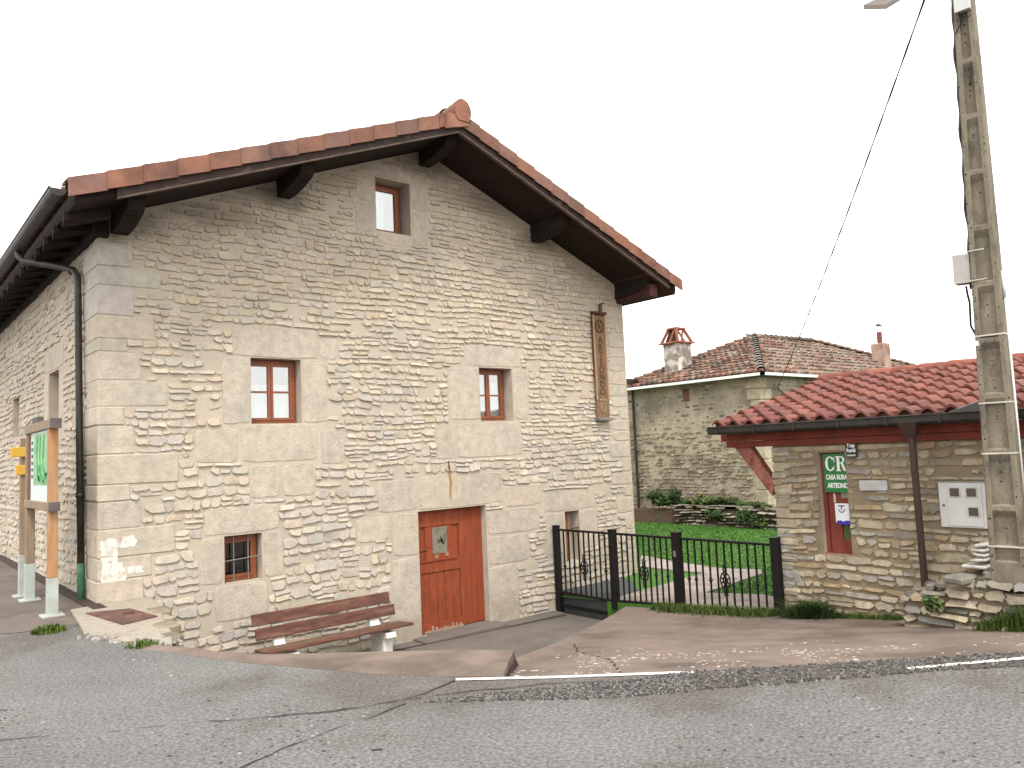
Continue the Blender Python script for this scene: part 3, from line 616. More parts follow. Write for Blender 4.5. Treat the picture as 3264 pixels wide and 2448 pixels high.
# verge tiles: one flap per course hanging over the gable edge
vg = MB()
for sgn in (-1, 1):
    L = (RX - XL) if sgn < 0 else (XR - RX); nr = int(round(L / pitch))
    for i in range(nr):
        a = L - i * L / nr + .012; b = L - (i + 1) * L / nr - .004; c = shade(rt.choice(TC), rt, .10)
        if sgn > 0: c = tuple(v * 1.0 for v in c)
        b = max(b, 0.02); lift = 0.013
        P = [(RX + sgn * a, ZW - SL * a + RT - .205 + lift), (RX + sgn * b, ZW - SL * b + RT - .205), (RX + sgn * b, ZW - SL * b + RT - .015), (RX + sgn * a, ZW - SL * a + RT - .015 + lift)]
        y = -1.066
        vg.loft([[(x, y - .012, z) for x, z in (P[0], P[3])] + [(x, y + .004, z) for x, z in (P[2], P[1])], [(x, y + .014, z) for x, z in (P[0], P[3])] + [(x, y + .03, z) for x, z in (P[2], P[1])]], 0, c)
        xm = RX + sgn * (a + b) / 2; zm = ZW - SL * (a + b) / 2 + RT - .015
        vg.loft([[(P[3][0], -.98, P[3][1] + .012), (xm, -.98, zm + .012), (xm, -.70, zm + .03), (P[3][0], -.70, P[3][1] + .03)], [(P[3][0], -.98, P[3][1] + .045), (xm, -.98, zm + .042), (xm, -.70, zm + .06), (P[3][0], -.70, P[3][1] + .063)]], 0, shade(c, rt, .08))
        P2 = [(P[3][0], -1.07, P[3][1]), (P[2][0], -1.055, P[2][1]), (P[2][0], -.86, P[2][1] + .012), (P[3][0], -.86, P[3][1] + .012)]
        vg.loft([P2, [(x, y, z + .03) for x, y, z in P2]], 0, c)
vg.build('verge_tiles', M_tile, rf, fix=True)
rc = MB()
for j in range(30):
    ya = -1.10 + j * .42; r0 = 0.155 + .012; c = shade(rt.choice(TC), rt, .1)
    rings = []
    for yy, r_ in ((ya, r0), (ya + .46, 0.14)):
        rings.append([(RX + .04 + r_ * math.cos(t) * 1.0, yy, ZW + RT + .015 + r_ * math.sin(t) * 1.22) for t in [math.pi * (-0.30 + 1.60 * q / 14) for q in range(15)]])
    rc.loft(rings, 0, c, cap=(j == 0))
rc.poly([(RX + .04 + .162 * math.cos(t), -1.104, ZW + RT + .015 + .162 * math.sin(t) * 1.22) for t in [math.pi * (-.30 + 1.60 * q / 14) for q in range(15)]], 0, (.24, .105, .07))
# small closing tile under the ridge end
rc.loft([[(RX - .30, -1.09, soff(RX - .3) + RT - .22), (RX + .16, -1.09, soff(RX) + RT - .20), (RX + .1, -1.09, ZW + RT - .02), (RX - .26, -1.09, ZW + RT - .09)], [(RX - .30, -1.02, soff(RX - .3) + RT - .22), (RX + .16, -1.02, soff(RX) + RT - .20), (RX + .1, -1.02, ZW + RT - .02), (RX - .26, -1.02, ZW + RT - .09)]], 0, (.25, .115, .075))
rc.build('ridge_cap', M_tile, rf, fix=False)
g = MB()
slab(g, -0.02, RX, -.02, .10, -1.02, -0.985); slab(g, RX, 10.05, -.02, .10, -1.02, -0.985)
bb = g.build('bargeboard', M_barge, rf)
g = MB(); slab(g, -0.02, RX, -.040, -.021, -1.035, -0.97); slab(g, RX, 10.05, -.040, -.021, -1.035, -0.97)
g.build('bargeboard_lip', pm('pale_lip_wood', (.105, .075, .058), .85, .35, 6, .3, 40, .004), bb)  # lower edge strip in a paler brown than the board
g = MB()
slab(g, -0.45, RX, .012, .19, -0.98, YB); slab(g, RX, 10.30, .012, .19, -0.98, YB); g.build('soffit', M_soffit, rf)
g = MB()
for j in range(24):
    y = -0.55 + j * .62
    p = [(-.48, soff(-.48) - .0), (.02, soff(.02) - .02), (.02, soff(.02) + .03), (-.48, soff(-.48) + .03)]
    g.loft([[(x, y, zz - (.13 if k < 2 and i > 0 else .06 if k < 2 else 0)) for i, (k, (x, zz)) in enumerate(list(enumerate(p)))], [(x, y + .11, zz - (.13 if k < 2 else 0)) for k, (x, zz) in enumerate(p)]])
g.box((-.06, -.1, 4.50), (.10, 13.9, 4.74))
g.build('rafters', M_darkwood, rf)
def purlin(x, w=0.2):
    m = MB(); zt = min(soff(x - w / 2), soff(x + w / 2)) + .02
    prof = [(0.05, zt - .34), (-.24, zt - .335), (-.46, zt - .30), (-.63, zt - .25), (-.65, zt - .225), (-.72, zt - .225), (-.80, zt - .17), (-.84, zt - .07), (-.86, zt - .05), (-.86, zt - .032), (-.84, zt - .03), (-.88, zt - .015), (-.88, zt + .06), (.05, zt + .06)]
    prof = [(y, zt + (z - zt) * .78) for y, z in prof]
    m.loft([[(x - w / 2, y, z) for y, z in prof], [(x + w / 2, y, z) for y, z in prof]])
    return m.build('purlin', M_darkwood, rf)
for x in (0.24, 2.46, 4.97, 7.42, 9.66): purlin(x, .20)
g = MB(); slab(g, 9.5, 10.32, -.02, .02, -.95, 13); g.box((9.6, -.9, 4.50), (9.82, 13, 4.74)); g.build('eave_board', pm('dark_red_brown_wood', (.052, .018, .014), .85, .3, 6, .3), rf)
# gutter and downpipe of the left eave
g = MB(); R_ = .085; gy = [-1.03 + 1.0 * i for i in range(16)]
rings = []
for y in gy:
    rings.append([(-.625 + R_ * math.cos(t), y, 4.72 + R_ * math.sin(t)) for t in [math.pi + math.pi * k / 8 for k in range(9)]] + [(-.625 + (R_ - .012) * math.cos(t), y, 4.72 + (R_ - .012) * math.sin(t)) for t in [2 * math.pi - math.pi * k / 8 for k in range(9)]])
g.loft(rings); g.poly([(-.625 + R_ * math.cos(t), -1.028, 4.72 + R_ * math.sin(t)) for t in [math.pi + math.pi * k / 8 for k in range(9)]])
g.tube([(-.71, -1.03, 4.725), (-.71, 14, 4.725)], .011, 6)
g.build('gutter', M_gutter, house, smooth=False)
g = MB(); g.tube([(-.62, 1.80, 4.68), (-.61, 1.78, 4.58), (-.57, 1.70, 4.50), (-.48, 1.55, 4.455), (-.30, 1.25, 4.37), (-.18, 1.02, 4.30), (-.10, .88, 4.24), (-.075, .80, 4.14), (-.075, .78, 4.0), (-.075, .66, 2.0), (-.075, .56, .30)], .044, 12)
g.tube([(-.11, .92, 4.25), (-.125, .95, 4.262)], .056, 12); g.tube([(-.075, .62, 1.30), (-.075, .62, 1.24)], .052, 12)
dp = g.build('downpipe', M_gutter, house, smooth=True)
g = MB(); g.tube([(-.075, .565, .42), (-.075, .56, .30), (-.075, .55, -.06)], .047, 12); g.build('pipe_shoe', M_green, dp, smooth=True)

# windows and door of the big house
def win_frame(name, parent, fr, x0, z0, x1, z1, d, fw=.055, mull=True, bar=True, mat=M_winwood, curtain='full', gl=M_glass, inner=.035):
    m = MB()
    def bx(a, b, c, e, d0, d1, mm=m):
        P = [fr(a, b, -d0), fr(c, b, -d0), fr(c, e, -d0), fr(a, e, -d0)]; Q_ = [fr(a, b, -d1), fr(c, b, -d1), fr(c, e, -d1), fr(a, e, -d1)]; mm.loft([P, Q_])
    bx(x0, z0, x0 + fw, z1, d, d + .07); bx(x1 - fw, z0, x1, z1, d, d + .07); bx(x0 + fw, z1 - fw, x1 - fw, z1, d, d + .07); bx(x0 + fw, z0, x1 - fw, z0 + fw, d, d + .07)
    a, c, b, e = x0 + fw, x1 - fw, z0 + fw, z1 - fw; cx, cz = (a + c) / 2, b + (e - b) * .50
    sash = [(a, cx - .004), (cx + .004, c)] if mull else [(a, c)]
    for p, q in sash:
        bx(p, b, p + inner, e, d - .018, d + .04); bx(q - inner, b, q, e, d - .018, d + .04); bx(p + inner, b, q - inner, b + inner, d - .018, d + .04); bx(p + inner, e - inner, q - inner, e, d - .018, d + .04)
        if bar: bx(p + inner, cz - .014, q - inner, cz + .014, d - .010, d + .03)
    f = m.build('window', mat, parent)
    for p, q in sash:
        m = MB(); bx(p + inner - .004, b + inner - .004, q - inner + .004, e - inner + .004, d + .006, d + .010, m); m.build('pane', gl, f)
    if curtain:
        m = MB(); n = 40
        for i0, (p, q) in enumerate([(a, c)] if mull else [(a, a + (c - a) * .62)]):
            pts = [(p + (q - p) * i / n, .085 + .018 * math.sin(i * 1.35) * (.4 + .6 * math.sin(i * .21))) for i in range(n + 1)]
            hi = e - .02 if curtain == 'full' else b + (e - b) * (.66 if curtain == 'half' else .8)
            m.loft([[fr(x, b, -(d + y)) for x, y in pts], [fr(x, hi - .02 * abs(math.sin(i * .33)), -(d + y)) for i, (x, y) in enumerate(pts)]], closed=False)
        m.build('curtain', M_curtain, f, smooth=True)
    m = MB(); P = [(x0, z0), (x1, z0), (x1, z1), (x0, z1)]
    m.loft([[fr(x, z, -(d + .35)) for x, z in P], [fr(x, z, -(d + .15)) for x, z in P]], cap=False); m.poly([fr(x, z, -(d + .35)) for x, z in P])
    m.build('room_lining', M_room if curtain else M_dark, f, fix=False)
    return f
win_frame('w', house, front, 1.90, 2.13, 2.66, 3.05, .17, curtain='half')
win_frame('w', house, front, 5.93, 2.13, 6.66, 3.05, .20, curtain='threequarter')
win_frame('w', house, front, 3.98, 5.21, 4.62, 6.05, .26, fw=.06, mull=False, bar=False, curtain='full')
f = win_frame('w', house, front, 1.50, 0.00, 2.02, 0.60, .14, fw=.05, mull=False, bar=False, curtain=None, gl=M_glassdark)
for a, b in (((1.68, -.06, .0), (1.68, -.06, .61)), ((1.88, -.06, .0), (1.88, -.06, .61)), ((1.53, -.075, .28), (2.08, -.075, .31))):
    g = MB(); g.tube([Vector(a) + Vector((0, .13, 0)), Vector(b) + Vector((0, .13, 0))], .009, 6); g.build('iron_bar', M_greyiron, f)
g = MB(); g.box((7.86, .12, -.5), (8.03, .17, .41)); g.box((7.87, .10, -.48), (8.01, .125, .39)); sh = g.build('shutter', M_winwood, house)
g = MB(); g.tube([(7.86, .06, .06), (8.22, .03, .10)], .013, 6); g.build('latch_bar', M_iron, sh)
B('window_back', M_reveal, house, (8.03, .25, -.52), (8.26, .30, .44))
win_frame('w', house, side, 2.45, 2.32, 3.22, 3.10, .24, curtain=None, gl=M_glassdark)
win_frame('w', house, side, 6.05, 2.25, 6.80, 2.98, .24, curtain=None, gl=M_glassdark)
# door
dr = MB(); D0 = .13
dr.box((4.62, D0 + .02, -1.26), (5.99, D0 + .07, .69))                              # ground of the leaf
for a, b, c, d in ((4.62, -1.26, 4.72, .69), (5.50, -1.26, 5.60, .69), (4.72, .42, 5.50, .69), (4.72, -.32, 5.50, -.13), (4.72, -1.26, 5.50, -1.12)): dr.box((a, D0 - .012, b), (c, D0 + .021, d), bev=.005)
for i in range(5):
    a = 4.73 + i * .154; dr.box((a, D0 + .004, -1.12), (a + .15, D0 + .0215, -.32), bev=.006)
for i in range(3): dr.box((5.605 + i * .128, D0 - .002, -1.25), (5.605 + i * .128 + .125, D0 + .021, .68), bev=.006)
dr.box((4.82, D0 - .004, .08), (5.36, D0 + .0212, .42), bev=.006); dr.box((4.82, D0 - .003, -.13), (5.36, D0 + .0208, .075), bev=.006)
dr.box((4.70, D0 - .03, -.14), (5.46, D0 + .0, -.118))
rg = random.Random(17)
for i in range(46):
    x = rg.uniform(4.74, 5.95); z = rg.uniform(-1.15, -.30) if x < 5.5 else rg.uniform(-1.1, .1); hh = rg.uniform(.03, .16); yq = D0 - .0135 if x < 5.5 else D0 - .004
    dr.loft([[(x, yq, z), (x + rg.uniform(.004, .010), yq, z + hh * .5), (x + .002, yq, z + hh)], [(x, D0 + .003, z), (x + .006, D0 + .003, z + hh * .5), (x + .002, D0 + .003, z + hh)]], 1)
M_peel = pm('peeled_paint', (.30, .15, .10), .9, .3, 20, 0)
door = dr.build('door', [M_door, pm('sun_bleached_paint', (.25, .10, .07), .9, .2, 20, 0)], house)
g = MB(); g.box((4.96, D0 - .010, -.03 + .0), (5.25, D0 - .003, .40)); g.build('door_pane', pm('frosted_pane', (.22, .20, .155), .25, .25, 9, 0, base2=(.13, .12, .09), mask=(9, .5, .6), spec=.5), door)
g = MB(); rg = random.Random(7)
for i in range(7):
    t = i / 6; g.tube([(5.08 + .02 * i, D0 - .014, .14 + .03 * math.sin(i)), (5.10 + .02 * i + rg.uniform(-.05, .05), D0 - .014, .23 + rg.uniform(-.04, .06))], .006, 5)
g.build('pane_grille', M_black, door)
g = MB(); g.box((4.655, D0 - .022, -.13), (4.675, D0 - .012, .16)); g.tube([(4.665, D0 - .02, .04), (4.665, D0 - .07, .04), (4.80, D0 - .07, .045)], .010, 6); g.build('handle', M_black, door)
for x, z in ((5.03, -.075), (5.24, -.055)):
    g = MB(); g.box((x - .035, D0 - .012, z - .03), (x + .035, D0 - .004, z + .03)); g.build('ventilation_plate', M_peel, door)
g = MB(); g.box((4.75, D0 - .02, -1.275), (5.52, D0 + .0, -1.235), bev=.008)
for i in range(9):
    x = 4.8 + i * .08; g.box((x, D0 - .0205, -1.24 + .0), (x + .05 * rg.uniform(.5, 1.2), D0 - .012, -1.20 + rg.uniform(-.02, .04)))
g.build('worn_bottom_edge', pm('bare_wood', (.32, .22, .16), .9, .3, 14, .3), door)
# vertical carved name board on the house
sg = thing('carved_sign', 'tall narrow carved wooden name board on the house wall near its right corner', 'sign', (8.95, -.05, 2.1))
g = MB(); g.box((8.80, -.07, 2.16), (9.16, -.02, 4.22), bev=.01); bd = g.build('board', M_carved, sg)
g = MB()
for a, b in ((8.80, 8.835), (9.125, 9.16)): g.box((a, -.082, 2.5), (b, -.071, 4.2))
g.build('border', M_carvelight, sg)
g = MB(); g.box((8.78, -.12, 2.10), (9.18, -.015, 2.165), bev=.008); g.build('ledge', pm('grey_lead', (.17, .16, .13), .8, .2, 9, .2), sg)
g = MB(); g.box((8.80, -.13, 4.21), (9.16, -.015, 4.265), bev=.006); g.tube([(9.0, -.09, 4.26), (9.0, -.09, 4.42), (9.12, -.09, 4.45)], .018, 6); g.tube([(9.08, -.06, 4.26), (9.08, -.06, 4.44)], .014, 6); g.tube([(8.80, -.04, 2.9), (8.80, -.04, 4.28)], .013, 6); g.build('bracket', M_iron, sg)
def ring3(mb, fr, cx, cz, rx, rz, w, d, t=.008, n=24, a0=0, a1=2 * math.pi, m=0):
    pts = [(cx + rx * math.cos(a0 + (a1 - a0) * i / n), cz + rz * math.sin(a0 + (a1 - a0) * i / n)) for i in range(n + 1)]
    mb.tube([fr(x, z, d) for x, z in pts], w, 5, m)
g = MB(); ring3(g, front, 8.98, 3.98, .115, .125, .014, .075); 
for k in range(6): g.tube([(8.98, -.073, 3.98), (8.98 + .10 * math.cos(k * math.pi / 3), -.073, 3.98 + .11 * math.sin(k * math.pi / 3))], [.006, .012], 5)
g.build('rosette', M_carvedark, sg)
def text_mb(s, size, fr, x, z, d, th=.006, bold=0.0, xs=1.0, align='CENTER'):
    cu = bpy.data.curves.new('t', 'FONT'); cu.body = s; cu.size = size; cu.align_x = align; cu.align_y = 'CENTER'; cu.offset = bold; cu.resolution_u = 3
    ob = bpy.data.objects.new('t', cu); COL.objects.link(ob); dg = bpy.context.evaluated_depsgraph_get(); ev = ob.evaluated_get(dg); me = ev.to_mesh()
    mb = MB(); vs = [v.co.copy() for v in me.vertices]; fs = [tuple(p.vertices) for p in me.polygons]; ev.to_mesh_clear()
    bpy.data.objects.remove(ob, do_unlink=True); bpy.data.curves.remove(cu)
    mb.v = [fr(x + v.x * xs, z + v.y, d + th) for v in vs]
    for f in fs: mb.face(f)
    return mb
for i, ch in enumerate('ARTEONDO'):
    t = text_mb(ch, .175, front, 8.985, 3.70 - i * .148, .070, .006, .006, 1.15); t.build('carved_letter', M_carvedark, sg)
g = MB(); g.box((8.88, -.078, 2.50), (9.09, -.071, 2.525)); ring3(g, front, 8.99, 2.36, .05, .09, .010, .073); g.build('carving', M_carvelight, sg)

# ------------------------------------------------------------ bench
bn = thing('park_bench', 'weathered brown slatted bench with white concrete legs against the stone house', 'bench', (2.9, -.55, -1.24))
def bboard(x0, x1, yc, zc, h, t, lean, mat, name):
    m = MB(); M4 = Matrix.Translation((0, yc, zc)) @ Matrix.Rotation(lean, 4, 'X'); m.box((x0, -t / 2, -h / 2), (x1, t / 2, h / 2), M=M4, bev=.006); return m.build(name, mat, bn)
bboard(1.73, 3.80, -.40, -.475, .155, .035, R(-14), M_bench, 'back_slat'); bboard(1.76, 3.86, -.445, -.655, .155, .035, R(-14), M_bench, 'back_slat')
for k, (yy, zz) in enumerate(((-.56, -.835), (-.70, -.825), (-.84, -.815))): bboard(1.72, 3.90, yy, zz, .035, .13, R(-3), M_bench2 if k < 2 else M_bench, 'seat_slat')
for x in (2.08, 3.52):
    m = MB(); pr = [(-.80, -1.26), (-.46, -1.26), (-.46, -1.0), (-.40, -.90), (-.335, -.46), (-.378, -.44), (-.46, -.80), (-.52, -.862), (-.90, -.872), (-.92, -.935), (-.82, -.96)]
    m.loft([[(x - .075, y, z) for y, z in pr], [(x + .075, y, z) for y, z in pr]]); m.build('leg', M_legs, bn)

# ------------------------------------------------------------ notice board and way-mark post
nb = thing('notice_board', 'wooden notice board with a green map on tall posts beside the side wall', 'notice board', (-.53, .5, -.1))
def post(parent, y, ztop, mat, zshoe, w=.10, x=-.53, name='post'):
    g = MB(); g.box((x - w / 2, y - w / 2, zshoe), (x + w / 2, y + w / 2, ztop), bev=.006); p = g.build(name, mat, parent)
    g = MB(); g.box((x - w / 2 - .006, y - w / 2 - .006, -.05), (x + w / 2 + .006, y + w / 2 + .006, zshoe), bev=.004); g.box((x - .115, y - .115, -.05), (x + .115, y + .115, -.028), bev=.004)
    g.build('metal_shoe', M_shoe, p); return p
post(nb, -.25, 2.09, M_postor, .38); post(nb, 1.26, 2.09, M_post, .42)
g = MB(); g.box((-.585, -.42, 2.09), (-.475, 1.36, 2.20), bev=.006); tr = g.build('top_beam', M_post, nb); B('end_grain', M_endcap, tr, (-.588, -.428, 2.087), (-.472, -.40, 2.203))
g = MB(); g.box((-.585, -.36, 1.14), (-.475, 1.36, 1.24), bev=.006); tr = g.build('lower_beam', M_post, nb); B('end_grain', M_endcap, tr, (-.588, -.368, 1.137), (-.472, -.34, 1.243))
g = MB(); g.box((-.55, -.19, 1.24), (-.51, 1.20, 2.09))
for i in range(6): g.box((-.556, .93, 1.52 + i * .085), (-.5505, 1.02, 1.56 + i * .085), 1)
pn = g.build('panel', [M_paper, M_ink], nb)
g = MB(); g.box((-.556, -.12, 1.44), (-.5505, .86, 2.06)); g.build('map_print', M_map, pn)
g = MB(); rg = random.Random(9)
for i in range(16): y = rg.uniform(.0, .8); z = rg.uniform(1.46, 1.68); g.box((-.5585, y - rg.uniform(.02, .07), z - .02), (-.5565, y + .04, z + rg.uniform(.02, .06)))
for i in range(3): g.tube([(-.558, .1 + .22 * i, 1.5), (-.558, .2 + .2 * i, 1.75), (-.558, .12 + .25 * i, 2.03)], .008, 5)
g.build('map_relief', M_map2, pn)
g = MB(); g.box((-.57, 1.10, 1.25), (-.505, 1.205, 2.08)); g.build('side_board', M_brownwood, nb)
g = MB(); g.box((-.56, .55, 2.205), (-.50, .95, 2.28)); g.build('beam_plate', M_endcap, nb)
wp = thing('waymark_post', 'thin wooden trail post with two yellow plates, left of the notice board', 'trail post', (-.53, 1.74, -.1))
post(wp, 1.74, 2.06, M_post, .50, .10)
for z in (1.87, 1.63):
    g = MB(); g.box((-.70 if z > 1.8 else -.64, 1.66, z - .065), (-.47, 1.675, z + .065), bev=.006); g.build('arrow_plate', M_yellow, wp)

# ------------------------------------------------------------ fence between the two houses
FX = 7.52
def baluster(parent, y, z0, z1, spindle=False):
    m = MB(); m.box((FX - .011, y - .011, z0), (FX + .011, y + .011, z1))
    if spindle:
        zc = (z0 + z1) / 2 - .08; m.tube([(FX, y, zc - .11), (FX, y, zc - .05), (FX, y, zc - .02), (FX, y, zc), (FX, y, zc + .02), (FX, y, zc + .05), (FX, y, zc + .11)], [.011, .016, .018, .036, .018, .016, .011], 8)
    return m.build('baluster', M_black, parent)
def panel(parent, y0, y1, zb0, zb1, n, zt=.145):
    ros = n // 2
    m = MB(); m.loft([[(FX - .02, y0, zt - .035), (FX + .02, y0, zt - .035), (FX + .02, y0, zt), (FX - .02, y0, zt)], [(FX - .02, y1, zt - .035), (FX + .02, y1, zt - .035), (FX + .02, y1, zt), (FX - .02, y1, zt)]]); m.build('rail', M_black, parent)
    m = MB(); m.loft([[(FX - .02, y0, zb0), (FX + .02, y0, zb0), (FX + .02, y0, zb0 + .035), (FX - .02, y0, zb0 + .035)], [(FX - .02, y1, zb1), (FX + .02, y1, zb1), (FX + .02, y1, zb1 + .035), (FX - .02, y1, zb1 + .035)]]); m.build('rail', M_black, parent)
    for i in range(n):
        t = (i + 1) / (n + 1); y = y0 + (y1 - y0) * t; zb = zb0 + (zb1 - zb0) * t + .03
        b = baluster(parent, y, zb, zt - .03, spindle=(i != ros and (i % 2 == (0 if n != 11 else 1) or i == 0)))
        if i == ros:
            m = MB(); zc = (zb + zt) / 2 - .08; fr = lambda a, z, d: (FX - .012, a, z)
            for r_, w in ((.105, .011), (.042, .014)): ring3(m, fr, y, zc, r_ * .8, r_ * 1.15, w, 0, n=16)
            for k in range(8):
                a = k * math.pi / 4 + .39; m.tube([fr(y + .036 * math.cos(a), zc + .05 * math.sin(a), 0), fr(y + .085 * math.cos(a), zc + .125 * math.sin(a), 0)], .011, 5)
            for q_ in (-1, 1):
                ring3(m, fr, y, zc + q_ * .155, .03, .042, .011, 0, n=10); m.tube([fr(y - .04, zc + q_ * .20, 0), fr(y, zc + q_ * .235, 0), fr(y + .04, zc + q_ * .20, 0)], .010, 5)
            m.build('rosette', M_black, parent)
def fpost(parent, y, z0, z1, w=.10):
    m = MB(); m.box((FX - w / 2, y - w / 2, z0), (FX + w / 2, y + w / 2, z1 - .02), bev=.004); p = m.build('post', M_black, parent)
    m = MB(); m.box((FX - w / 2 - .005, y - w / 2 - .005, z1 - .02), (FX + w / 2 + .005, y + w / 2 + .005, z1), bev=.004); m.build('post_cap', M_black, p); return p
f1 = thing('metal_fence', 'black railing panel fixed against the big house wall, with a dark step below it', 'railing', (FX, -.8, -1.4), 'black railings closing the garden')
fpost(f1, -.10, -1.40, .205); fpost(f1, -1.48, -1.12, .20, .11); panel(f1, -.16, -1.42, -1.0, -1.01, 9)
g = MB(); g.box((FX - .012, -1.42, -1.25), (FX + .02, -.16, -1.19)); g.build('rail', M_black, f1)
f2 = thing('metal_gate', 'black metal gate in the middle between two railing panels', 'gate', (FX, -2.15, -1.0), 'black railings closing the garden')
panel(f2, -1.56, -2.74, -1.00, -.925, 9)
g = MB(); g.box((FX - .02, -2.765, .06), (FX + .02, -2.735, .11)); g.build('latch', M_black, f2)
for z in (.05, -.85): 
    g = MB(); g.tube([(FX - .01, -1.548, z - .04), (FX - .01, -1.548, z + .04)], .016, 8); g.build('hinge', M_black, f2)
f3 = thing('metal_fence', 'black railing panel ending at the small stone outbuilding corner', 'railing', (FX, -3.65, -.9), 'black railings closing the garden')
p3 = fpost(f3, -2.83, -1.02, .225, .125); fpost(f3, -4.54, -.95, .235, .11); panel(f3, -2.90, -4.48, -.94, -.845, 11)
g = MB(); g.box((FX - .075, -2.85, -.15), (FX - .062, -2.81, -.06)); g.build('lock_plate', M_greyiron, p3)

# ------------------------------------------------------------ small stone outbuilding
SX = 7.60; SY0, SY1 = -4.56, -12.0
sh_ = thing('small_house', 'low stone outbuilding with red curved tile roof on the right', 'outbuilding', (SX, -6, -.8))
fs = lambda u, z, d: (SX - d, -u, z)                      # u = -y
SOP = [(5.22, 0.06, 5.60, 1.385)]
w2 = MB(); wall_sheet(w2, fs, -SY0, -SY1, -1.5, 1.62, SOP, (), 0, .30, 1)
w2.poly([(SX, SY0, -1.5), (13.4, SY0, -1.5), (13.4, SY0, 1.62), (10.5, SY0, 2.5), (SX, SY0, 1.62)])
w2.poly([(13.4, SY0, -1.5), (13.4, SY1, -1.5), (13.4, SY1, 1.62), (13.4, SY0, 1.62)])
st2 = MB(); r2 = random.Random(77)
PAL2 = [(.31, .258, .180), (.335, .285, .205), (.285, .242, .18), (.365, .315, .23), (.25, .222, .178), (.315, .24, .15), (.385, .335, .248), (.27, .25, .22)]
SB2 = SOP + [(4.9, 1.39, 6.45, 1.50), (5.78, .88, 6.14, 1.02), (6.72, .46, 7.28, 1.02)]
rubble(st2, fs, 4.58, 11.9, -1.2, 1.50, SB2, r2, (.075, .14), (.14, .30), .014, .018, PAL2, skip=.04, seed=9.0, tone=.14, jit=.016)
ashlar(st2, fs, (4.62, 1.39, 6.45, 1.495), r2, .014, (.42, .345, .235))
rr = random.Random(6); z = -1.3
while z < 1.4:
    h_ = rr.uniform(.07, .16); d = rr.uniform(.01, .03); st2.box((SX - d, SY0 - rr.uniform(.1, .3), z), (SX + .25, SY0 + rr.uniform(.005, .03), z + h_ - .012), 0, shade(rr.choice(PAL2), rr), bev=.012); z += h_
n0 = len(w2.v); w2.v += st2.v
for f, c in zip(st2.f, st2.c): w2.face([i + n0 for i in f], 2, c)
w2.build('wall', [M_mortar2, M_reveal, M_stone2], sh_, fix=False)
g = MB(); g.box((SX - .035, -6.13, .885), (SX + .0, -5.77, 1.02), bev=.012); g.build('grey_slab_stone', M_greystone, sh_)
# roof: curved tiles in columns and rows
EX, EZ, RIX, RIZ = 7.17, 1.80, 10.5, 2.56
rt2 = MB(); r3 = random.Random(13); nrow = 11; cw = .262; slope = (RIZ - EZ) / (RIX - EX)
y = -3.88; TC2 = [(0.1910, 0.0634, 0.0438), (0.1813, 0.0605, 0.0448), (0.1617, 0.0546, 0.0409), (0.2107, 0.0754, 0.0538), (0.1744, 0.0694, 0.0559)]
cols = 32
prof = [(t, .062 * math.sin(math.pi * min(1, t / .62)) if t < .62 else -.022 * math.sin(math.pi * (t - .62) / .38)) for t in [i / 12 for i in range(13)]]
for c_ in range(cols):
    yc = y - c_ * cw
    for i in range(nrow):
        x0, x1 = EX + (RIX - EX) * i / nrow, EX + (RIX - EX) * (i + 1) / nrow + .05
        col = shade(r3.choice(TC2), r3, .10); dy = r3.uniform(-.008, .008); dz = r3.uniform(-.006, .006)
        lo = [(x0, yc - t * cw + dy, EZ + slope * (x0 - EX) + .040 + h + dz) for t, h in prof]; hi = [(x1, yc - t * cw + dy, EZ + slope * (x1 - EX) + h * .92 + dz - .004) for t, h in prof]
        lb = [(a + .002, b, c - .034) for a, b, c in lo]
        n = len(rt2.v); k = len(prof); rt2.v += lo + hi + lb
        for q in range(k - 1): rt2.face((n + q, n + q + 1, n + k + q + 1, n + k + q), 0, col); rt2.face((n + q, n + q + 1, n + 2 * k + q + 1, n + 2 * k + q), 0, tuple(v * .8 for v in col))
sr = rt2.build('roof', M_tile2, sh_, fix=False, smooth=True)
sr.data.polygons.foreach_set('use_smooth', [i % 2 == 0 for i in range(len(sr.data.polygons))])
g = MB()
for j in range(20):
    ya = -3.80 - j * .42; c = shade(r3.choice(TC2), r3, .1)
    g.loft([[(RIX + r_ * math.cos(t), yy, RIZ + .0 + r_ * math.sin(t) * .9) for t in [math.pi * q / 8 for q in range(9)]] for yy, r_ in ((ya, .13), (ya - .45, .115))], 0, c, cap=True)
g.build('ridge_cap', M_tile2, sr, fix=False)
g = MB(); g.box((EX + .075, -12, EZ - .01), (EX + .10, -3.89, EZ + .062)); g.build('tile_bedding', pm('red_mortar', (.11, .045, .032), .95, .3, 8, .4), sr)
g = MB(); p = [(EX + .04, EZ - .05), (RIX, RIZ - .05), (13.8, EZ - .05), (13.8, EZ - .02), (RIX, RIZ - .01), (EX + .04, EZ - .012)]
g.loft([[(x, -3.90, z) for x, z in p], [(x, SY1, z) for x, z in p]]); g.build('roof_deck', M_darkwood, sr)
g = MB(); p = [(RIX, RIZ + .02), (13.8, EZ + .02), (13.8, EZ + .05), (RIX, RIZ + .05)]; g.loft([[(x, -3.88, z) for x, z in p], [(x, SY1, z) for x, z in p]], 0, (.165, .053, .037)); g.build('back_slope', M_tile2, sr)
g = MB(); g.box((7.47, -9.5, 1.585), (7.62, -3.80, 1.69), bev=.006); g.box((7.51, -9.5, 1.495), (7.62, -3.86, 1.583), bev=.006)
g.box((7.62, -4.5, 1.50), (13.2, -4.4, 1.62)) ; bmn = g.build('eave_beam', M_redbeam, sh_)
g = MB(); bxs = [(7.56, -3.97, 1.50), (7.56, -4.24, 1.50)]
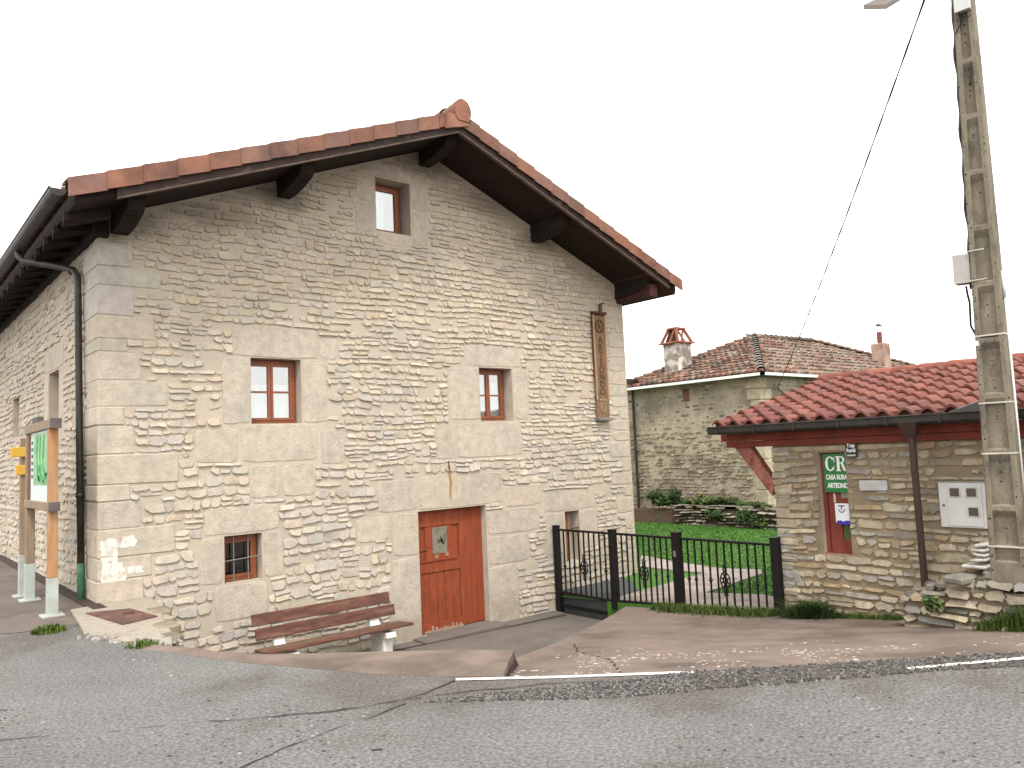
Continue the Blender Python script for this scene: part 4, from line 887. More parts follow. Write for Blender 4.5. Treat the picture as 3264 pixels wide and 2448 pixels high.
g.loft([[(7.60, -3.94, 1.50), (7.72, -3.94, 1.50), (7.72, -4.20, 1.50), (7.60, -4.20, 1.50)], [(7.60, -4.50, .80), (7.72, -4.50, .80), (7.72, -4.56, .98), (7.60, -4.56, .98)]]); g.build('brace', M_fadedbeam, sh_)
g = MB(); gx = 7.17
gp = [(gx - .075, 1.80), (gx - .07, 1.72), (gx - .035, 1.695), (gx + .045, 1.695), (gx + .07, 1.72), (gx + .07, 1.80), (gx + .058, 1.80), (gx + .055, 1.73), (gx, 1.712), (gx - .055, 1.73), (gx - .063, 1.80)]
g.loft([[(x, -3.84, z) for x, z in gp], [(x, -9.5, z) for x, z in gp]]); g.poly([(x, -3.838, z) for x, z in gp[:6]])
g.tube([(gx - .078, -3.84, 1.797), (gx - .078, -9.5, 1.797)], .010, 6)
for i in range(9): yb = -4.0 - .6 * i; g.box((gx - .085, yb - .012, 1.70), (gx + .07, yb + .012, 1.812))
g.box((7.24, -9.5, 1.69), (7.46, -3.90, 1.715)); gu = g.build('gutter', M_gutter, sh_)
g = MB(); g.box((7.235, -9.5, 1.70), (7.25, -3.92, 1.80)); g.build('fascia', pm('brown_fascia', (.085, .050, .042), .7, .3, 6, .1), sh_)
g = MB(); g.loft([[(7.09, -6.52, 1.72), (7.25, -6.52, 1.72), (7.25, -6.74, 1.72), (7.09, -6.74, 1.72)], [(7.20, -6.56, 1.54), (7.29, -6.56, 1.54), (7.29, -6.66, 1.54), (7.20, -6.66, 1.54)]])
g.tube([(7.245, -6.61, 1.60), (7.26, -6.61, 1.45), (7.50, -6.51, -.22)], .040, 12); g.build('downpipe', M_pipe2, sh_, smooth=False)
g = MB(); g.loft([[(7.05, -7.10, 1.80), (7.05, -7.50, 1.80), (7.30, -7.45, 1.80), (7.30, -7.14, 1.80)], [(7.12, -7.13, 1.83), (7.12, -7.48, 1.93), (7.5, -7.45, 1.98), (7.5, -7.2, 1.88)]]); g.build('flashing', M_gutter, sh_)
# narrow glazed door in the opening
m = MB(); d = .10
def bs(mb, a, b, c, e, d0, d1): mb.loft([[fs(a, b, -d0), fs(c, b, -d0), fs(c, e, -d0), fs(a, e, -d0)], [fs(a, b, -d1), fs(c, b, -d1), fs(c, e, -d1), fs(a, e, -d1)]])
bs(m, 5.225, .065, 5.27, 1.38, d - .03, d + .08); bs(m, 5.275, .06, 5.44, 1.385, d, d + .06); bs(m, 5.59, .06, 5.60, 1.385, d, d + .06)
for a, b in ((.06, .24), (.66, .78), (1.30, 1.385)): bs(m, 5.44, a, 5.59, b, d, d + .06)
dd = m.build('door', M_redbeam, sh_)
m = MB(); bs(m, 5.43, .23, 5.597, .67, d + .02, d + .03); m.build('door_pane', pm('green_painted_reflection', (.07, .115, .032), .2, .2, 5, 0, spec=.5), dd)  # green reflection put into the pane's base colour
m = MB(); bs(m, 5.43, .77, 5.597, 1.31, d + .02, d + .03); m.build('door_pane', pm('pale_painted_reflection', (.26, .25, .21), .2, .25, 8, 0, spec=.5), dd)  # upper pane: a pale reflection painted as its colour
m = MB(); bs(m, 5.36, .72, 5.385, .84, d - .02, d + .01); m.build('handle', M_band, dd)
m = MB(); bs(m, 5.215, .045, 5.605, .068, .01, .25); m.build('door_sill', M_redbeam, sh_)

# ------------------------------------------------------------ signs on the outbuilding
cs = thing('rural_house_sign', 'green sign lettered CR Casa Rural Arteondo in the outbuilding doorway', 'sign', (SX + .1, -5.5, .9))
m = MB(); S0 = .050; bs(m, 5.268, .86, 5.66, 1.365, S0, S0 + .006); m.build('plate', M_signgreen, cs)
fq = lambda u, z, dd_: fs(5.27 + (u - 5.262) * .775, z, -S0 + dd_)
def stroke(mb, fr, pts, d=.004):
    mb.poly([fr(x, z, d) for x, z in pts])
def arc_glyph(mb, fr, cx, cz, rx, rz, a0, a1, w0, w1, d, n=18):
    P, Q_ = [], []
    for i in range(n + 1):
        t = a0 + (a1 - a0) * i / n; k = abs(math.cos(t)); w = w0 + (w1 - w0) * k
        P.append((cx + rx * math.cos(t), cz + rz * math.sin(t))); Q_.append((cx + (rx - w) * math.cos(t), cz + (rz - min(w, .022)) * math.sin(t)))
    for i in range(n): mb.poly([fr(*P[i], d), fr(*P[i + 1], d), fr(*Q_[i + 1], d), fr(*Q_[i], d)])
m = MB(); arc_glyph(m, fq, 5.385, 1.235, .088, .098, R(38), R(322), .014, .046, .004)
stroke(m, fq, [(5.452, 1.32), (5.466, 1.32), (5.466, 1.255), (5.452, 1.255)]); stroke(m, fq, [(5.445, 1.205), (5.46, 1.205), (5.456, 1.17), (5.44, 1.155)])
m.build('letter', M_signwhite, cs)
m = MB(); stroke(m, fq, [(5.505, 1.14), (5.555, 1.14), (5.555, 1.33), (5.505, 1.33)])
stroke(m, fq, [(5.485, 1.137), (5.575, 1.137), (5.575, 1.15), (5.485, 1.15)], .0042); stroke(m, fq, [(5.485, 1.32), (5.575, 1.32), (5.575, 1.333), (5.485, 1.333)], .0042)
arc_glyph(m, fq, 5.575, 1.285, .072, .048, R(-90), R(90), .012, .040, .0044)
stroke(m, fq, [(5.555, 1.318), (5.58, 1.318), (5.58, 1.333), (5.555, 1.333)], .0046); stroke(m, fq, [(5.555, 1.237), (5.59, 1.237), (5.59, 1.252), (5.555, 1.252)], .0046)
stroke(m, fq, [(5.575, 1.24), (5.618, 1.24), (5.66, 1.15), (5.68, 1.15), (5.68, 1.137), (5.635, 1.137), (5.615, 1.15)], .0048)
m.build('letter', M_signwhite, cs)
m = MB(); stroke(m, fq, [(5.70, 1.235), (5.74, 1.25), (5.74, 1.22)]); m.build('star', M_signwhite, cs)
for txt, u, z, sz, xs in (('CASA RURAL', 5.295, 1.055, .088, .78), ('ARTEONDO', 5.315, .945, .088, .86)):
    text_mb(txt, sz, fq, u, z, .003, .002, .0035, xs, 'LEFT').build('lettering', M_signwhite, cs)
tp = thing('plaque', 'white plaque with a T and smile emblem over a blue band, below the green sign', 'plaque', (SX + .05, -5.45, .55))
S1 = .036; fp = lambda u, z, dd_: fs(5.495 + (u - 5.4675) * .77, z, -S1 + dd_)
m = MB(); bs(m, 5.392, .46, 5.596, .715, S1, S1 + .010); m.build('plate', M_plate, tp)
m = MB(); bs(m, 5.440, .675, 5.525, .690, S1 - .003, S1 - .0005); bs(m, 5.475, .632, 5.489, .674, S1 - .003, S1 - .0005)
n = 14
for i in range(n):
    t0, t1 = R(190 + 160 * i / n), R(190 + 160 * (i + 1) / n)
    m.poly([fp(5.45 + r_ * math.cos(t), .652 + r_ * math.sin(t) * .95, .003) for r_, t in ((.062, t0), (.062, t1), (.048, t1), (.048, t0))])
m.build('emblem', M_ink, tp)
m = MB(); top_ = [(5.345, .478), (5.38, .492), (5.42, .494), (5.468, .478), (5.51, .494), (5.55, .495), (5.60, .484)]; bot = [(5.60, .455), (5.55, .440), (5.50, .436), (5.468, .445), (5.43, .436), (5.385, .440), (5.345, .458)]
m.loft([[fp(x, z, .004) for x, z in top_ + bot], [fp(x, z, .0005) for x, z in top_ + bot]]); m.build('blue_band', M_blue, tp)
text_mb('- -  - - -', .03, fp, 5.47, .525, .001, .002, 0, 1, 'CENTER')
ts = thing('slate_sign', 'small dark slate sign lettered Top Rural hung under the eave beam', 'sign', (SX - .03, -5.72, 1.42))
fz = lambda u, z, d_: (SX - .045 - d_, -u, z)
m = MB(); pr = [(5.655, 1.33), (5.675, 1.315), (5.775, 1.315), (5.79, 1.33), (5.795, 1.52), (5.65, 1.52)]
m.loft([[fz(x, z, 0) for x, z in pr], [fz(x, z, .02) for x, z in pr]]); m.build('plate', M_slateSign, ts)
for t_, z_ in (('Top', 1.468), ('Rural', 1.405)): text_mb(t_, .072 if t_ == 'Top' else .064, fz, 5.722, z_, .022, .002, .003, .92 if t_ == 'Top' else .86).build('lettering', M_signwhite, ts)
m = MB(); m.box((SX - .069, -5.78, 1.332), (SX - .0655, -5.668, 1.352)); m.build('grey_strip', M_band, ts)
# meter cabinet
mc = thing('meter_cabinet', 'white electric meter cabinet with three square windows set in the stone wall', 'cabinet', (SX, -7.0, .75))
m = MB(); m.box((SX - .05, -7.27, .475), (SX + .05, -6.735, 1.0), bev=.006); m.build('body', M_cab, mc)
m = MB(); m.box((SX - .062, -7.20, .495), (SX - .0505, -6.83, .975), bev=.004); dc = m.build('door', M_cab, mc)
for a, b in ((-6.92, .885), (-7.10, .885), (-7.105, .665)):
    m = MB(); m.box((SX - .070, a - .065, b - .06), (SX - .0625, a + .065, b + .06), bev=.003); w_ = m.build('window', M_band, dc)
    m = MB(); m.box((SX - .073, a - .05, b - .047), (SX - .0703, a + .05, b + .047)); m.build('pane', M_cabwin, w_)
m = MB(); m.tube([(SX - .05, -6.785, .73), (SX - .065, -6.785, .73)], .012, 8); m.build('lock', M_iron, mc)
m = MB(); m.box((SX - .06, -7.29, 1.0), (SX + .02, -6.725, 1.012)); m.build('top_lip', M_slab, mc)

# ------------------------------------------------------------ low dry-stone wall, painted stones
lw = thing('dry_stone_wall', 'low rough dry stone wall in front of the outbuilding under the pole', 'wall', (6.7, -7.5, -.5))
m = MB(); r4 = random.Random(41); PAL3 = [(.27, .228, .162), (.31, .262, .19), (.22, .195, .152), (.25, .208, .145), (.34, .29, .212), (.19, .18, .16)]
LX = 6.62
lt = lambda u: -.20 + min(1, max(0, (u - 6.60) / .7)) * .30
m.loft([[(LX + .06, -6.62, -1.2), (SX, -6.45, -1.2), (SX, -6.45, -.24), (LX + .06, -6.62, -.24)], [(LX + .06, -7.1, -1.2), (SX, -7.1, -1.2), (SX, -7.1, .0), (LX + .06, -7.1, -.12)], [(LX + .06, -12, -1.2), (SX, -12, -1.2), (SX, -12, .06), (LX + .06, -12, -.06)]], 0, (.18, .145, .1))
fl = lambda u, z, d_: (LX + .06 - d_, -u, z)
r7 = random.Random(8)
rubble(m, fl, 6.60, 9.6, -.70, .10, [], r7, (.085, .125), (.13, .26), .014, .05, PAL3, top=lambda u: lt(u) + .02, skip=.0, seed=14, jit=.018, corner=.35)
fe = lambda u, z, d_: (u, -6.60 + d_, z)
rubble(m, fe, LX + .02, SX - .02, -.78, -.20, [], r7, (.085, .125), (.13, .26), .014, .05, PAL3, skip=.0, seed=15, jit=.018, corner=.35)
for i in range(34):            # loose capping stones
    u = r4.uniform(6.55, 9); x = r4.uniform(LX, SX - .1); w = r4.uniform(.06, .15); h_ = r4.uniform(.02, .045); zt = lt(u) - .03 + .02 * (x - LX)
    Mx = Matrix.Translation((x, -u, zt)) @ Matrix.Rotation(r4.uniform(0, 3), 4, 'Z') @ Matrix.Rotation(r4.uniform(-.15, .15), 4, 'X')
    m.box((-w, -w * .6, -h_), (w, w * .6, h_), 0, shade((.165, .155, .13), r4, .35), M=Mx, bev=.018)
m.build('stones', M_stone2, lw)
for i, (y, z, w, h_, lab) in enumerate(((-7.21, .31, .12, .035, 'top flat white painted stone on the wall ledge beside the pole'), (-7.19, .255, .15, .035, 'white painted stone, second from top of the pile by the pole'), (-7.20, .205, .13, .032, 'white painted stone in the middle of the pile by the pole'), (-7.18, .145, .17, .035, 'white painted stone, second from bottom of the pile by the pole'), (-7.13, .07, .26, .04, 'long wedge shaped white stone at the bottom of the pile by the pole'))):
    m = MB(); Mx = Matrix.Translation((7.45, y, z)) @ Matrix.Rotation(R(6 * ((i * 37) % 3 - 1)), 4, 'X')
    m.box((-.14, -w / 2, -h_ / 2), (.10, w / 2, h_ / 2), M=Mx, bev=.014); tag(m.build('stone', M_whitestone), lab, 'stone', 'white stones beside the pole')
for i in range(5):
    pass
m = MB(); m.box((6.46, -7.74, rampz(6.5, -7.7) - .01), (6.56, -7.64, rampz(6.5, -7.7) + .035), bev=.012); tag(m.build('stone', M_whitestone), 'single white stone lying by the grass at the foot of the dry stone wall', 'stone')

# ------------------------------------------------------------ concrete pole, lamp, cable
pole = thing('utility_pole', 'tall grey concrete utility pole with recessed panels, straps and boxes', 'pole', (6.90, -7.62, -.1))
Pb, Pt = Vector((6.925, -7.63, -.05)), Vector((6.36, -7.90, 6.9))
Tv = Pb - Vector((-2.293, -10.646, 0)); Tv.z = 0; Tv.normalize()
rotp = R(-12); fx = Vector((Tv.x * math.cos(rotp) - Tv.y * math.sin(rotp), Tv.x * math.sin(rotp) + Tv.y * math.cos(rotp), 0)); fy = Vector((-fx.y, fx.x, 0))   # fx points away from the viewer, fy to the left
def pp(t, a, b): c = Pb + (Pt - Pb) * t; return c + fy * a + fx * b
def hw(t): return 0.168 + (0.078 - 0.168) * t
def hd(t): return 0.125 + (0.065 - 0.125) * t
m = MB(); NP = 13; ts_ = [0.02]
def sect(t, rec):
    w, d_ = hw(t), hd(t); e = .052; rp = .045 if rec else 0.0
    return [pp(t, w, -d_ + .012), pp(t, w - .012, -d_), pp(t, w - e, -d_), pp(t, w - e - .004, -d_ + rp), pp(t, -w + e + .004, -d_ + rp), pp(t, -w + e, -d_), pp(t, -w + .012, -d_), pp(t, -w, -d_ + .012), pp(t, -w, d_), pp(t, w, d_)]
rings = [sect(0, False)]; tt_ = .04
while tt_ < .80:
    rings += [sect(tt_, False), sect(tt_ + .003, True), sect(tt_ + .066, True), sect(tt_ + .0765, False)]; tt_ += .083
rings.append(sect(1, False)); m.loft(rings); m.build('column', M_concrete, pole)
m = MB()
for k in range(8): t = .81 + .0135 * k; m.tube([pp(t, 0, -hd(t) - .001), pp(t, 0, -hd(t) + .01)], .009, 8)
rp_ = random.Random(3)
for k in range(9): t = .06 + .083 * k + .03; m.tube([pp(t, .0 + rp_.uniform(-.02, .02), -hd(t) + .043), pp(t, 0, -hd(t) + .06)], .008, 8)
for k in range(90):
    t = rp_.random() * .8; a = rp_.choice((hw(t) - .02, hw(t) - .03, -hw(t) + .025, .0)); b = -hd(t) - .0005 if a else -hd(t) + .0445
    s = rp_.uniform(.004, .011); a += rp_.uniform(-.012, .012); m.tube([pp(t, a, b), pp(t, a, b + .006)], s, 6)
m.build('pock_marks', M_dark, pole)
for t in (.375, .275, .20, .062):
    m = MB(); w, d_ = hw(t) + .004, hd(t) + .004
    m.loft([[pp(t + q, w, -d_), pp(t + q, -w, -d_), pp(t + q, -w, d_), pp(t + q, w, d_)] for q in (0, .0022)]); m.build('strap', M_band, pole)
m = MB(); t = .455; m.loft([[pp(t + q, hw(t) + .005, -hd(t) + .02 + .0), pp(t + q, hw(t) + .15, -hd(t) - .03), pp(t + q, hw(t) + .15, hd(t) - .06), pp(t + q, hw(t) + .005, hd(t) - .03)] for q in (.003, .046)]); bx_ = m.build('junction_box', M_box, pole)
m = MB()
for q in (.004, .048): m.tube([pp(t + q, hw(t) + .02, -hd(t) - .005), pp(t + q, -.02, -hd(t) - .012)], .006, 6)
m.build('bracket', M_band, bx_)
m = MB(); t = .855; m.loft([[pp(t + q, .065, -hd(t) - .06), pp(t + q, -.075, -hd(t) - .06), pp(t + q, -.075, -hd(t)), pp(t + q, .065, -hd(t))] for q in (0, .05)]); m.build('junction_box', M_cab, pole)
m = MB()
m.tube([pp(.855, .03, -hd(.85) - .03), pp(.842, .05, -hd(.85) - .05), pp(.838, -.04, -hd(.85) - .06), pp(.846, -.07, -hd(.85) - .04)], .006, 6); m.tube([pp(.855, 0, -hd(.85) - .03), pp(.845, -.02, -hd(.84) - .05), pp(.832, .06, -hd(.84) - .02), pp(.825, hw(.83) + .005, -hd(.84) + .02)], .006, 6)
cb = [pp(.99 - .012 * k, hw(.99 - .012 * k) + .012 + .008 * math.sin(k * 1.3), .0 + .02 * math.sin(k * .7)) for k in range(46)]
m.tube(cb, .014, 6); m.tube([p_ + fy * .016 + fx * .02 for p_ in cb], .010, 6)
m.tube([pp(.455, hw(.45) + .07, .0), pp(.44, hw(.44) + .06, 0), pp(.43, hw(.43) + .05, .01), pp(.395, hw(.4) + .055, .01), pp(.38, hw(.38) + .015, .02)], .011, 6)
m.build('cable', M_cable, pole)
m = MB(); m.tube([pp(.46, -hw(.46) - .012, .02), pp(.06, -hw(.06) - .012, .02)], .012, 8); m.tube([pp(.47, -hw(.47) - .010, .02), pp(.43, -hw(.44) - .012, .02)], .017, 8); m.build('conduit', M_white, pole, smooth=True)
m = MB(); t = .362; m.loft([[pp(t + q, hw(t) - .002, -hd(t) - .004), pp(t + q, hw(t) - .035, -hd(t) - .004), pp(t + q, hw(t) - .035, -hd(t) + .01), pp(t + q, hw(t) - .002, -hd(t) + .01)] for q in (0, .007)]); m.build('number_tag', M_plate, pole)
sl_t = thing('street_lamp', 'flat grey street lamp head reaching out from the pole at the top edge', 'street lamp', (5.5, -7.45, 5.9))
m = MB(); L0, L1, L2, L3 = Vector((5.34, -7.32, 5.83)), Vector((5.50, -7.47, 5.82)), Vector((5.86, -7.62, 6.06)), Vector((5.76, -7.50, 6.08))
m.loft([[L0, L1, L2, L3], [p_ + Vector((0, 0, .05)) for p_ in (L0, L1, L2, L3)]]); m.build('lamp_head', M_lamp, sl_t)
m = MB(); m.tube([(5.78, -7.56, 6.11), (6.05, -7.70, 6.30), (6.38, -7.89, 6.45)], .03, 8); m.build('arm', M_band, sl_t)
m = MB(); A0, A1 = Vector((6.52, -7.62, 6.62)), Vector((18.25, 1.69, 3.08)); n = 60
aa = Vector((7.2, -7.20, 6.72))
pts = []
for i in range(n + 1):
    t = i / n; p_ = A0.lerp(A1, t); p_.z -= .35 * 4 * t * (1 - t) * .5; pts.append(p_)
m.tube(pts, .009, 6); 
for i in range(0, 2):
    m.tube([p_ + Vector((.012 * math.sin(k * 1.1 + i * 3.1), 0, .012 * math.cos(k * 1.1 + i * 3.1))) for k, p_ in enumerate(pts)], .006, 5)
tag(m.build('overhead_cable', M_cable), 'twisted black cable running from the pole to the old farmhouse', 'cable')

# ------------------------------------------------------------ old farmhouse behind
oh = thing('old_farmhouse', 'old rubble farmhouse with mossy hipped tile roof behind the lawn', 'farmhouse', (18, 4, -.9))
OX, OY = 17.4, 1.73; OY2, OX2 = 6.72, 33.0
fo = lambda u, z, d_: (OX - d_, u, z); fr2 = lambda u, z, d_: (u, OY - d_, z)
w3 = MB(); OO = [(4.19, 2.86, 4.45, 3.26)]; O2 = [(19.85, 2.86, 20.5, 3.26)]
wall_sheet(w3, fo, OY, OY2, -1.4, 3.5, OO, (), 0, .2, 0); wall_sheet(w3, fr2, OX, OX2, -1.4, 3.5, O2, (), 0, .2, 0)
w3.poly([(OX, OY2, -1.4), (OX2, OY2, -1.4), (OX2, OY2, 3.5), (OX, OY2, 3.5)]); w3.poly([(OX2, OY, -1.4), (OX2, OY2, -1.4), (OX2, OY2, 3.5), (OX2, OY, 3.5)])
s3 = MB(); r5 = random.Random(55); PAL4 = [(.215, .18, .135), (.18, .15, .115), (.26, .22, .16), (.14, .12, .095), (.30, .255, .185), (.23, .186, .13)]
rubble(s3, fo, OY + .40, OY2, 1.9, 3.4, OO, r5, (.09, .16), (.10, .24), .04, .006, PAL4, skip=.60, seed=20, corner=.5, jit=.04, tone=.2)
rubble(s3, fo, OY + .40, OY2, -1.0, 1.95, OO, r5, (.08, .16), (.12, .28), .03, .020, PAL4, skip=.22, seed=22, corner=.5, jit=.04, tone=.22)
rubble(s3, fr2, OX + .50, 21.5, 1.2, 3.4, O2, r5, (.09, .17), (.12, .26), .05, .008, PAL4, skip=.42, seed=21, corner=.5, jit=.04, tone=.2)
z = -1.0
while z < 3.3:
    h_ = r5.uniform(.28, .55); s3.box((OX - .025, OY - .025, z), (OX + r5.uniform(.2, .6), OY + r5.uniform(.25, .5), z + h_ - .015), 0, shade((.40, .34, .25), r5, .1), bev=.02); z += h_
n0 = len(w3.v); w3.v += s3.v
for f, c in zip(s3.f, s3.c): w3.face([i + n0 for i in f], 1, c)
w3.build('wall', [M_mortar3, M_stone2], oh, fix=False)
B('vent_shutter', M_brownwood, oh, (OX + .03, 4.19, 2.86), (OX + .09, 4.45, 3.26))
g = MB(); g.box((19.85, OY + .04, 2.86), (20.5, OY + .10, 3.26)); wf = g.build('window', M_brownwood, oh)
g = MB(); g.box((19.98, OY + .03, 2.96), (20.37, OY + .042, 3.20)); g.build('pane', M_dark, wf)
AP = Vector((21.2, 4.2, 5.04)); AP2 = Vector((25.2, 4.2, 5.10)); ez = 3.46
c00, c01, c10, c11 = Vector((OX - .22, OY - .22, ez)), Vector((OX - .22, OY2 + .22, ez)), Vector((OX2 + .22, OY - .22, ez)), Vector((OX2 + .22, OY2 + .22, ez))
g = MB(); g.poly([c00, c10, AP2, AP], 0, (.12, .07, .05)); g.poly([c00, AP, c01], 0, (.12, .07, .05)); g.poly([c10, c11, AP2], 0, (.12, .07, .05)); g.poly([c01, AP, AP2, c11], 0, (.2, .11, .08))
TC3 = [(.165, .085, .060), (.19, .10, .070), (.125, .075, .058), (.105, .074, .060), (.24, .145, .105), (.15, .115, .092), (.20, .155, .122)]
def barrel(face_o, udir, vdir, inside, U, V, pale):
    nrm_ = udir.cross(vdir).normalized()
    if nrm_.z < 0: nrm_ = -nrm_
    u = 0.0
    while u < U:
        v = -.05 + r5.uniform(-.03, .03)
        while v < V:
            if inside(u, v + .12):
                p = face_o + udir * u + vdir * v; c = shade(r5.choice(TC3), r5, .22)
                if pale and r5.random() < .45: c = tuple(x * .5 + y_ * .5 for x, y_ in zip(c, (.24, .20, .16)))
                r0, r1 = .095, .075; ln_ = .42; sk = udir * r5.uniform(-.02, .02)
                rings = []
                for vv, rr_, lift in ((0, r0, .055 + r5.uniform(0, .03)), (ln_, r1, .02)):
                    q = p + vdir * vv + sk * (vv / ln_) + nrm_ * lift
                    rings.append([q + udir * (rr_ * math.cos(t)) + nrm_ * (rr_ * .75 * math.sin(t)) for t in [math.pi * i / 6 for i in range(7)]])
                g.loft(rings, 0, c, cap=False, closed=False); g.poly(rings[0], 0, c)
            v += .30
        u += .215
v0 = (AP - (c00 + c01) / 2); Vl = v0.length; Uw = (c01 - c00).length
barrel(c00, Vector((0, 1, 0)), v0.normalized(), lambda u, v: min(u, Uw - u) > v * (Uw / 2) / Vl - .1, Uw, Vl, False)
m0 = Vector((AP.x, c00.y, ez)); v1 = AP - m0; V1 = v1.length; U1 = (c10 - c00).length
barrel(c00, Vector((1, 0, 0)), v1.normalized(), lambda u, v: u > v * (AP.x - c00.x) / V1 - .1 and (U1 - u) > v * (c10.x - AP2.x) / V1 - .1, U1, V1, True)
orf = g.build('roof', M_tile3, oh, fix=False)
g = MB()
def hipcap(a, b, c):
    L_ = (b - a).length; d_ = (b - a).normalized(); k = int(L_ / .33); s_ = d_.cross(Vector((0, 0, 1))).normalized(); up = s_.cross(d_)
    for i in range(k):
        p = a + d_ * (L_ * i / k); c2 = shade(c, r5, .2); rings = []
        for tv, rr_, lf in ((0, .12, .10), (.42, .10, .06)): rings.append([p + d_ * tv + up * lf + s_ * (rr_ * math.cos(t)) + up * (rr_ * .8 * math.sin(t)) for t in [math.pi * q / 6 for q in range(7)]])
        g.loft(rings, 0, c2, cap=False, closed=False)
hipcap(c00, AP, (.20, .18, .155)); hipcap(c01, AP, (.16, .09, .065)); hipcap(c10, AP2, (.17, .115, .088)); hipcap(AP, AP2, (.18, .125, .092))
g.build('hip_tiles', M_tile3, orf, fix=False)
g = MB()
for a, b in (((OX - .30, OY - .30), (OX - .30, OY2 + .3)), ((OX - .30, OY - .30), (OX2 + .3, OY - .30))):
    x0, x1 = sorted((a[0], b[0])); y0, y1 = sorted((a[1], b[1]))
    g.box((x0 - .05, y0 - .05, ez - .07), (x1 + .05, y1 + .05, ez + .01))
g.build('gutter', M_whitegut, oh)
g = MB(); g.tube([(OX - .08, 6.42, 3.4), (OX - .08, 6.42, -1)], .045, 8); g.loft([[(OX - .2, 6.3, 3.42), (OX, 6.3, 3.42), (OX, 6.55, 3.42), (OX - .2, 6.55, 3.42)], [(OX - .25, 6.2, 3.75), (OX + .02, 6.2, 3.7), (OX + .02, 6.7, 3.7), (OX - .25, 6.7, 3.82)]]); g.build('downpipe', M_gutter, oh)
# masonry chimney with a little tiled cowl
ch = MB(); ch.box((18.15, 5.08, 3.7), (18.85, 5.72, 4.88), bev=.03); chim = ch.build('chimney', pm('patchy_chimney_render', (.22, .19, .16), .95, .3, 3, .6, 12, .03, base2=(.52, .50, .46), mask=(2.6, .5, .58)), orf)
g = MB()
for a, b in (((18.12, 5.05, 4.87), (18.3, 5.25, 5.36)), ((18.88, 5.05, 4.87), (18.7, 5.25, 5.36)), ((18.12, 5.75, 4.87), (18.3, 5.55, 5.36)), ((18.88, 5.75, 4.87), (18.7, 5.55, 5.36))): g.tube([a, b], .055, 5, 0, (.20, .075, .05))
for a, b in (((18.12, 5.40, 4.87), (18.3, 5.3, 5.34)), ((18.5, 5.05, 4.87), (18.35, 5.25, 5.34)), ((18.3, 5.05, 4.9), (18.65, 5.25, 5.3))): g.tube([a, b], .04, 5, 0, (.20, .075, .05))
g.loft([[(18.2, 5.14, 4.9), (18.2, 5.66, 4.9), (18.32, 5.52, 5.34), (18.32, 5.28, 5.34)], [(18.26, 5.14, 4.9), (18.26, 5.66, 4.9), (18.38, 5.52, 5.34), (18.38, 5.28, 5.34)]], 0, (.05, .025, .02)); g.box((18.05, 4.98, 4.86), (18.95, 5.82, 4.91), 0, (.30, .12, .08)); g.box((18.24, 5.2, 5.34), (18.76, 5.6, 5.40), 0, (.27, .09, .06))
g.build('chimney_cowl', M_tile3, chim, fix=True)
ch = MB(); ch.box((26.9, 2.4, 3.9), (27.4, 2.9, 4.98), bev=.02); c2 = ch.build('chimney', pm('pinkish_chimney', (.36, .25, .2), .95, .25, 3, .3, 12, .02, base2=(.24, .12, .09), mask=(2, .5, .6)), orf)
g = MB(); g.tube([(27.15, 2.65, 4.98), (27.15, 2.65, 5.42)], .10, 8); g.build('flue', pm('rusty_flue', (.16, .065, .045), .8, .2, 5, .1), c2)
g = MB(); g.loft([[(27.15 + r_ * math.cos(t), 2.65 + r_ * math.sin(t), z) for t in [2 * math.pi * k / 8 for k in range(8)]] for r_, z in ((.16, 5.66), (.03, 5.74))]); g.tube([(27.15, 2.65, 5.42), (27.15, 2.65, 5.7)], .012, 5); g.build('flue_cap', M_iron, c2)
g = MB(); g.tube([(18.25, 1.68, 3.08), (18.32, 1.69, 3.0), (18.5, 1.69, 2.98), (18.55, 1.70, 2.7)], .015, 5); g.build('wall_wire', M_cable, oh)

# garden wall, soil, bushes
gw = thing('garden_wall', 'low loose dry stone garden wall at the foot of the old farmhouse', 'wall', (16.9, 3, -.85))
m = MB(); fg = lambda u, z, d_: (16.82 - d_, u, z)
m.box((16.85, 1.0, -1.1), (17.38, 4.6, -.36), 0, (.10, .085, .06)); r6 = random.Random(61)
rubble(m, fg, .9, 4.55, -.95, -.30, [], r6, (.06, .12), (.14, .34), .03, .08, [(.19, .17, .135), (.24, .21, .165), (.145, .128, .10), (.28, .255, .21)], skip=.06, seed=30, corner=.5, jit=.03)
for i in range(40): u = r6.uniform(1, 4.5); m.box((16.8, u, -.36), (17.1, u + r6.uniform(.15, .35), -.30 + r6.uniform(-.02, .06)), 0, shade((.17, .155, .12), r6, .3), bev=.02)
m.build('stones', M_stone2, gw)
g = MB(); pts = [(16.75, 4.55), (17.4, 4.55), (17.4, 8), (16.75, 8)]; g.loft([[(x, y, -1) for x, y in pts], [(x + (.2 if x < 17 else 0), y, -.45) for x, y in pts]]); tag(g.build('soil_bank', M_soil), kind='structure')
def leaves(mb, c, rad, n, size, cols, rg, flat=.8):
    c = Vector(c)
    for i in range(n):
        d_ = Vector((rg.gauss(0, 1), rg.gauss(0, 1), rg.gauss(0, 1))).normalized() * (rg.random() ** .45)
        p = c + Vector((d_.x * rad[0], d_.y * rad[1], d_.z * rad[2])); s = size * rg.uniform(.6, 1.4)
        a = Vector((rg.gauss(0, 1), rg.gauss(0, 1), rg.gauss(0, 1))).normalized(); b = a.orthogonal().normalized() * .45; t = rg.choice(cols)
        t = shade(t, rg, .3); mb.poly([p - a * s, p + b * s, p + a * s, p - b * s], 0, t)
GR = [(.030, .062, .014), (.045, .085, .018), (.022, .045, .012), (.06, .10, .022)]
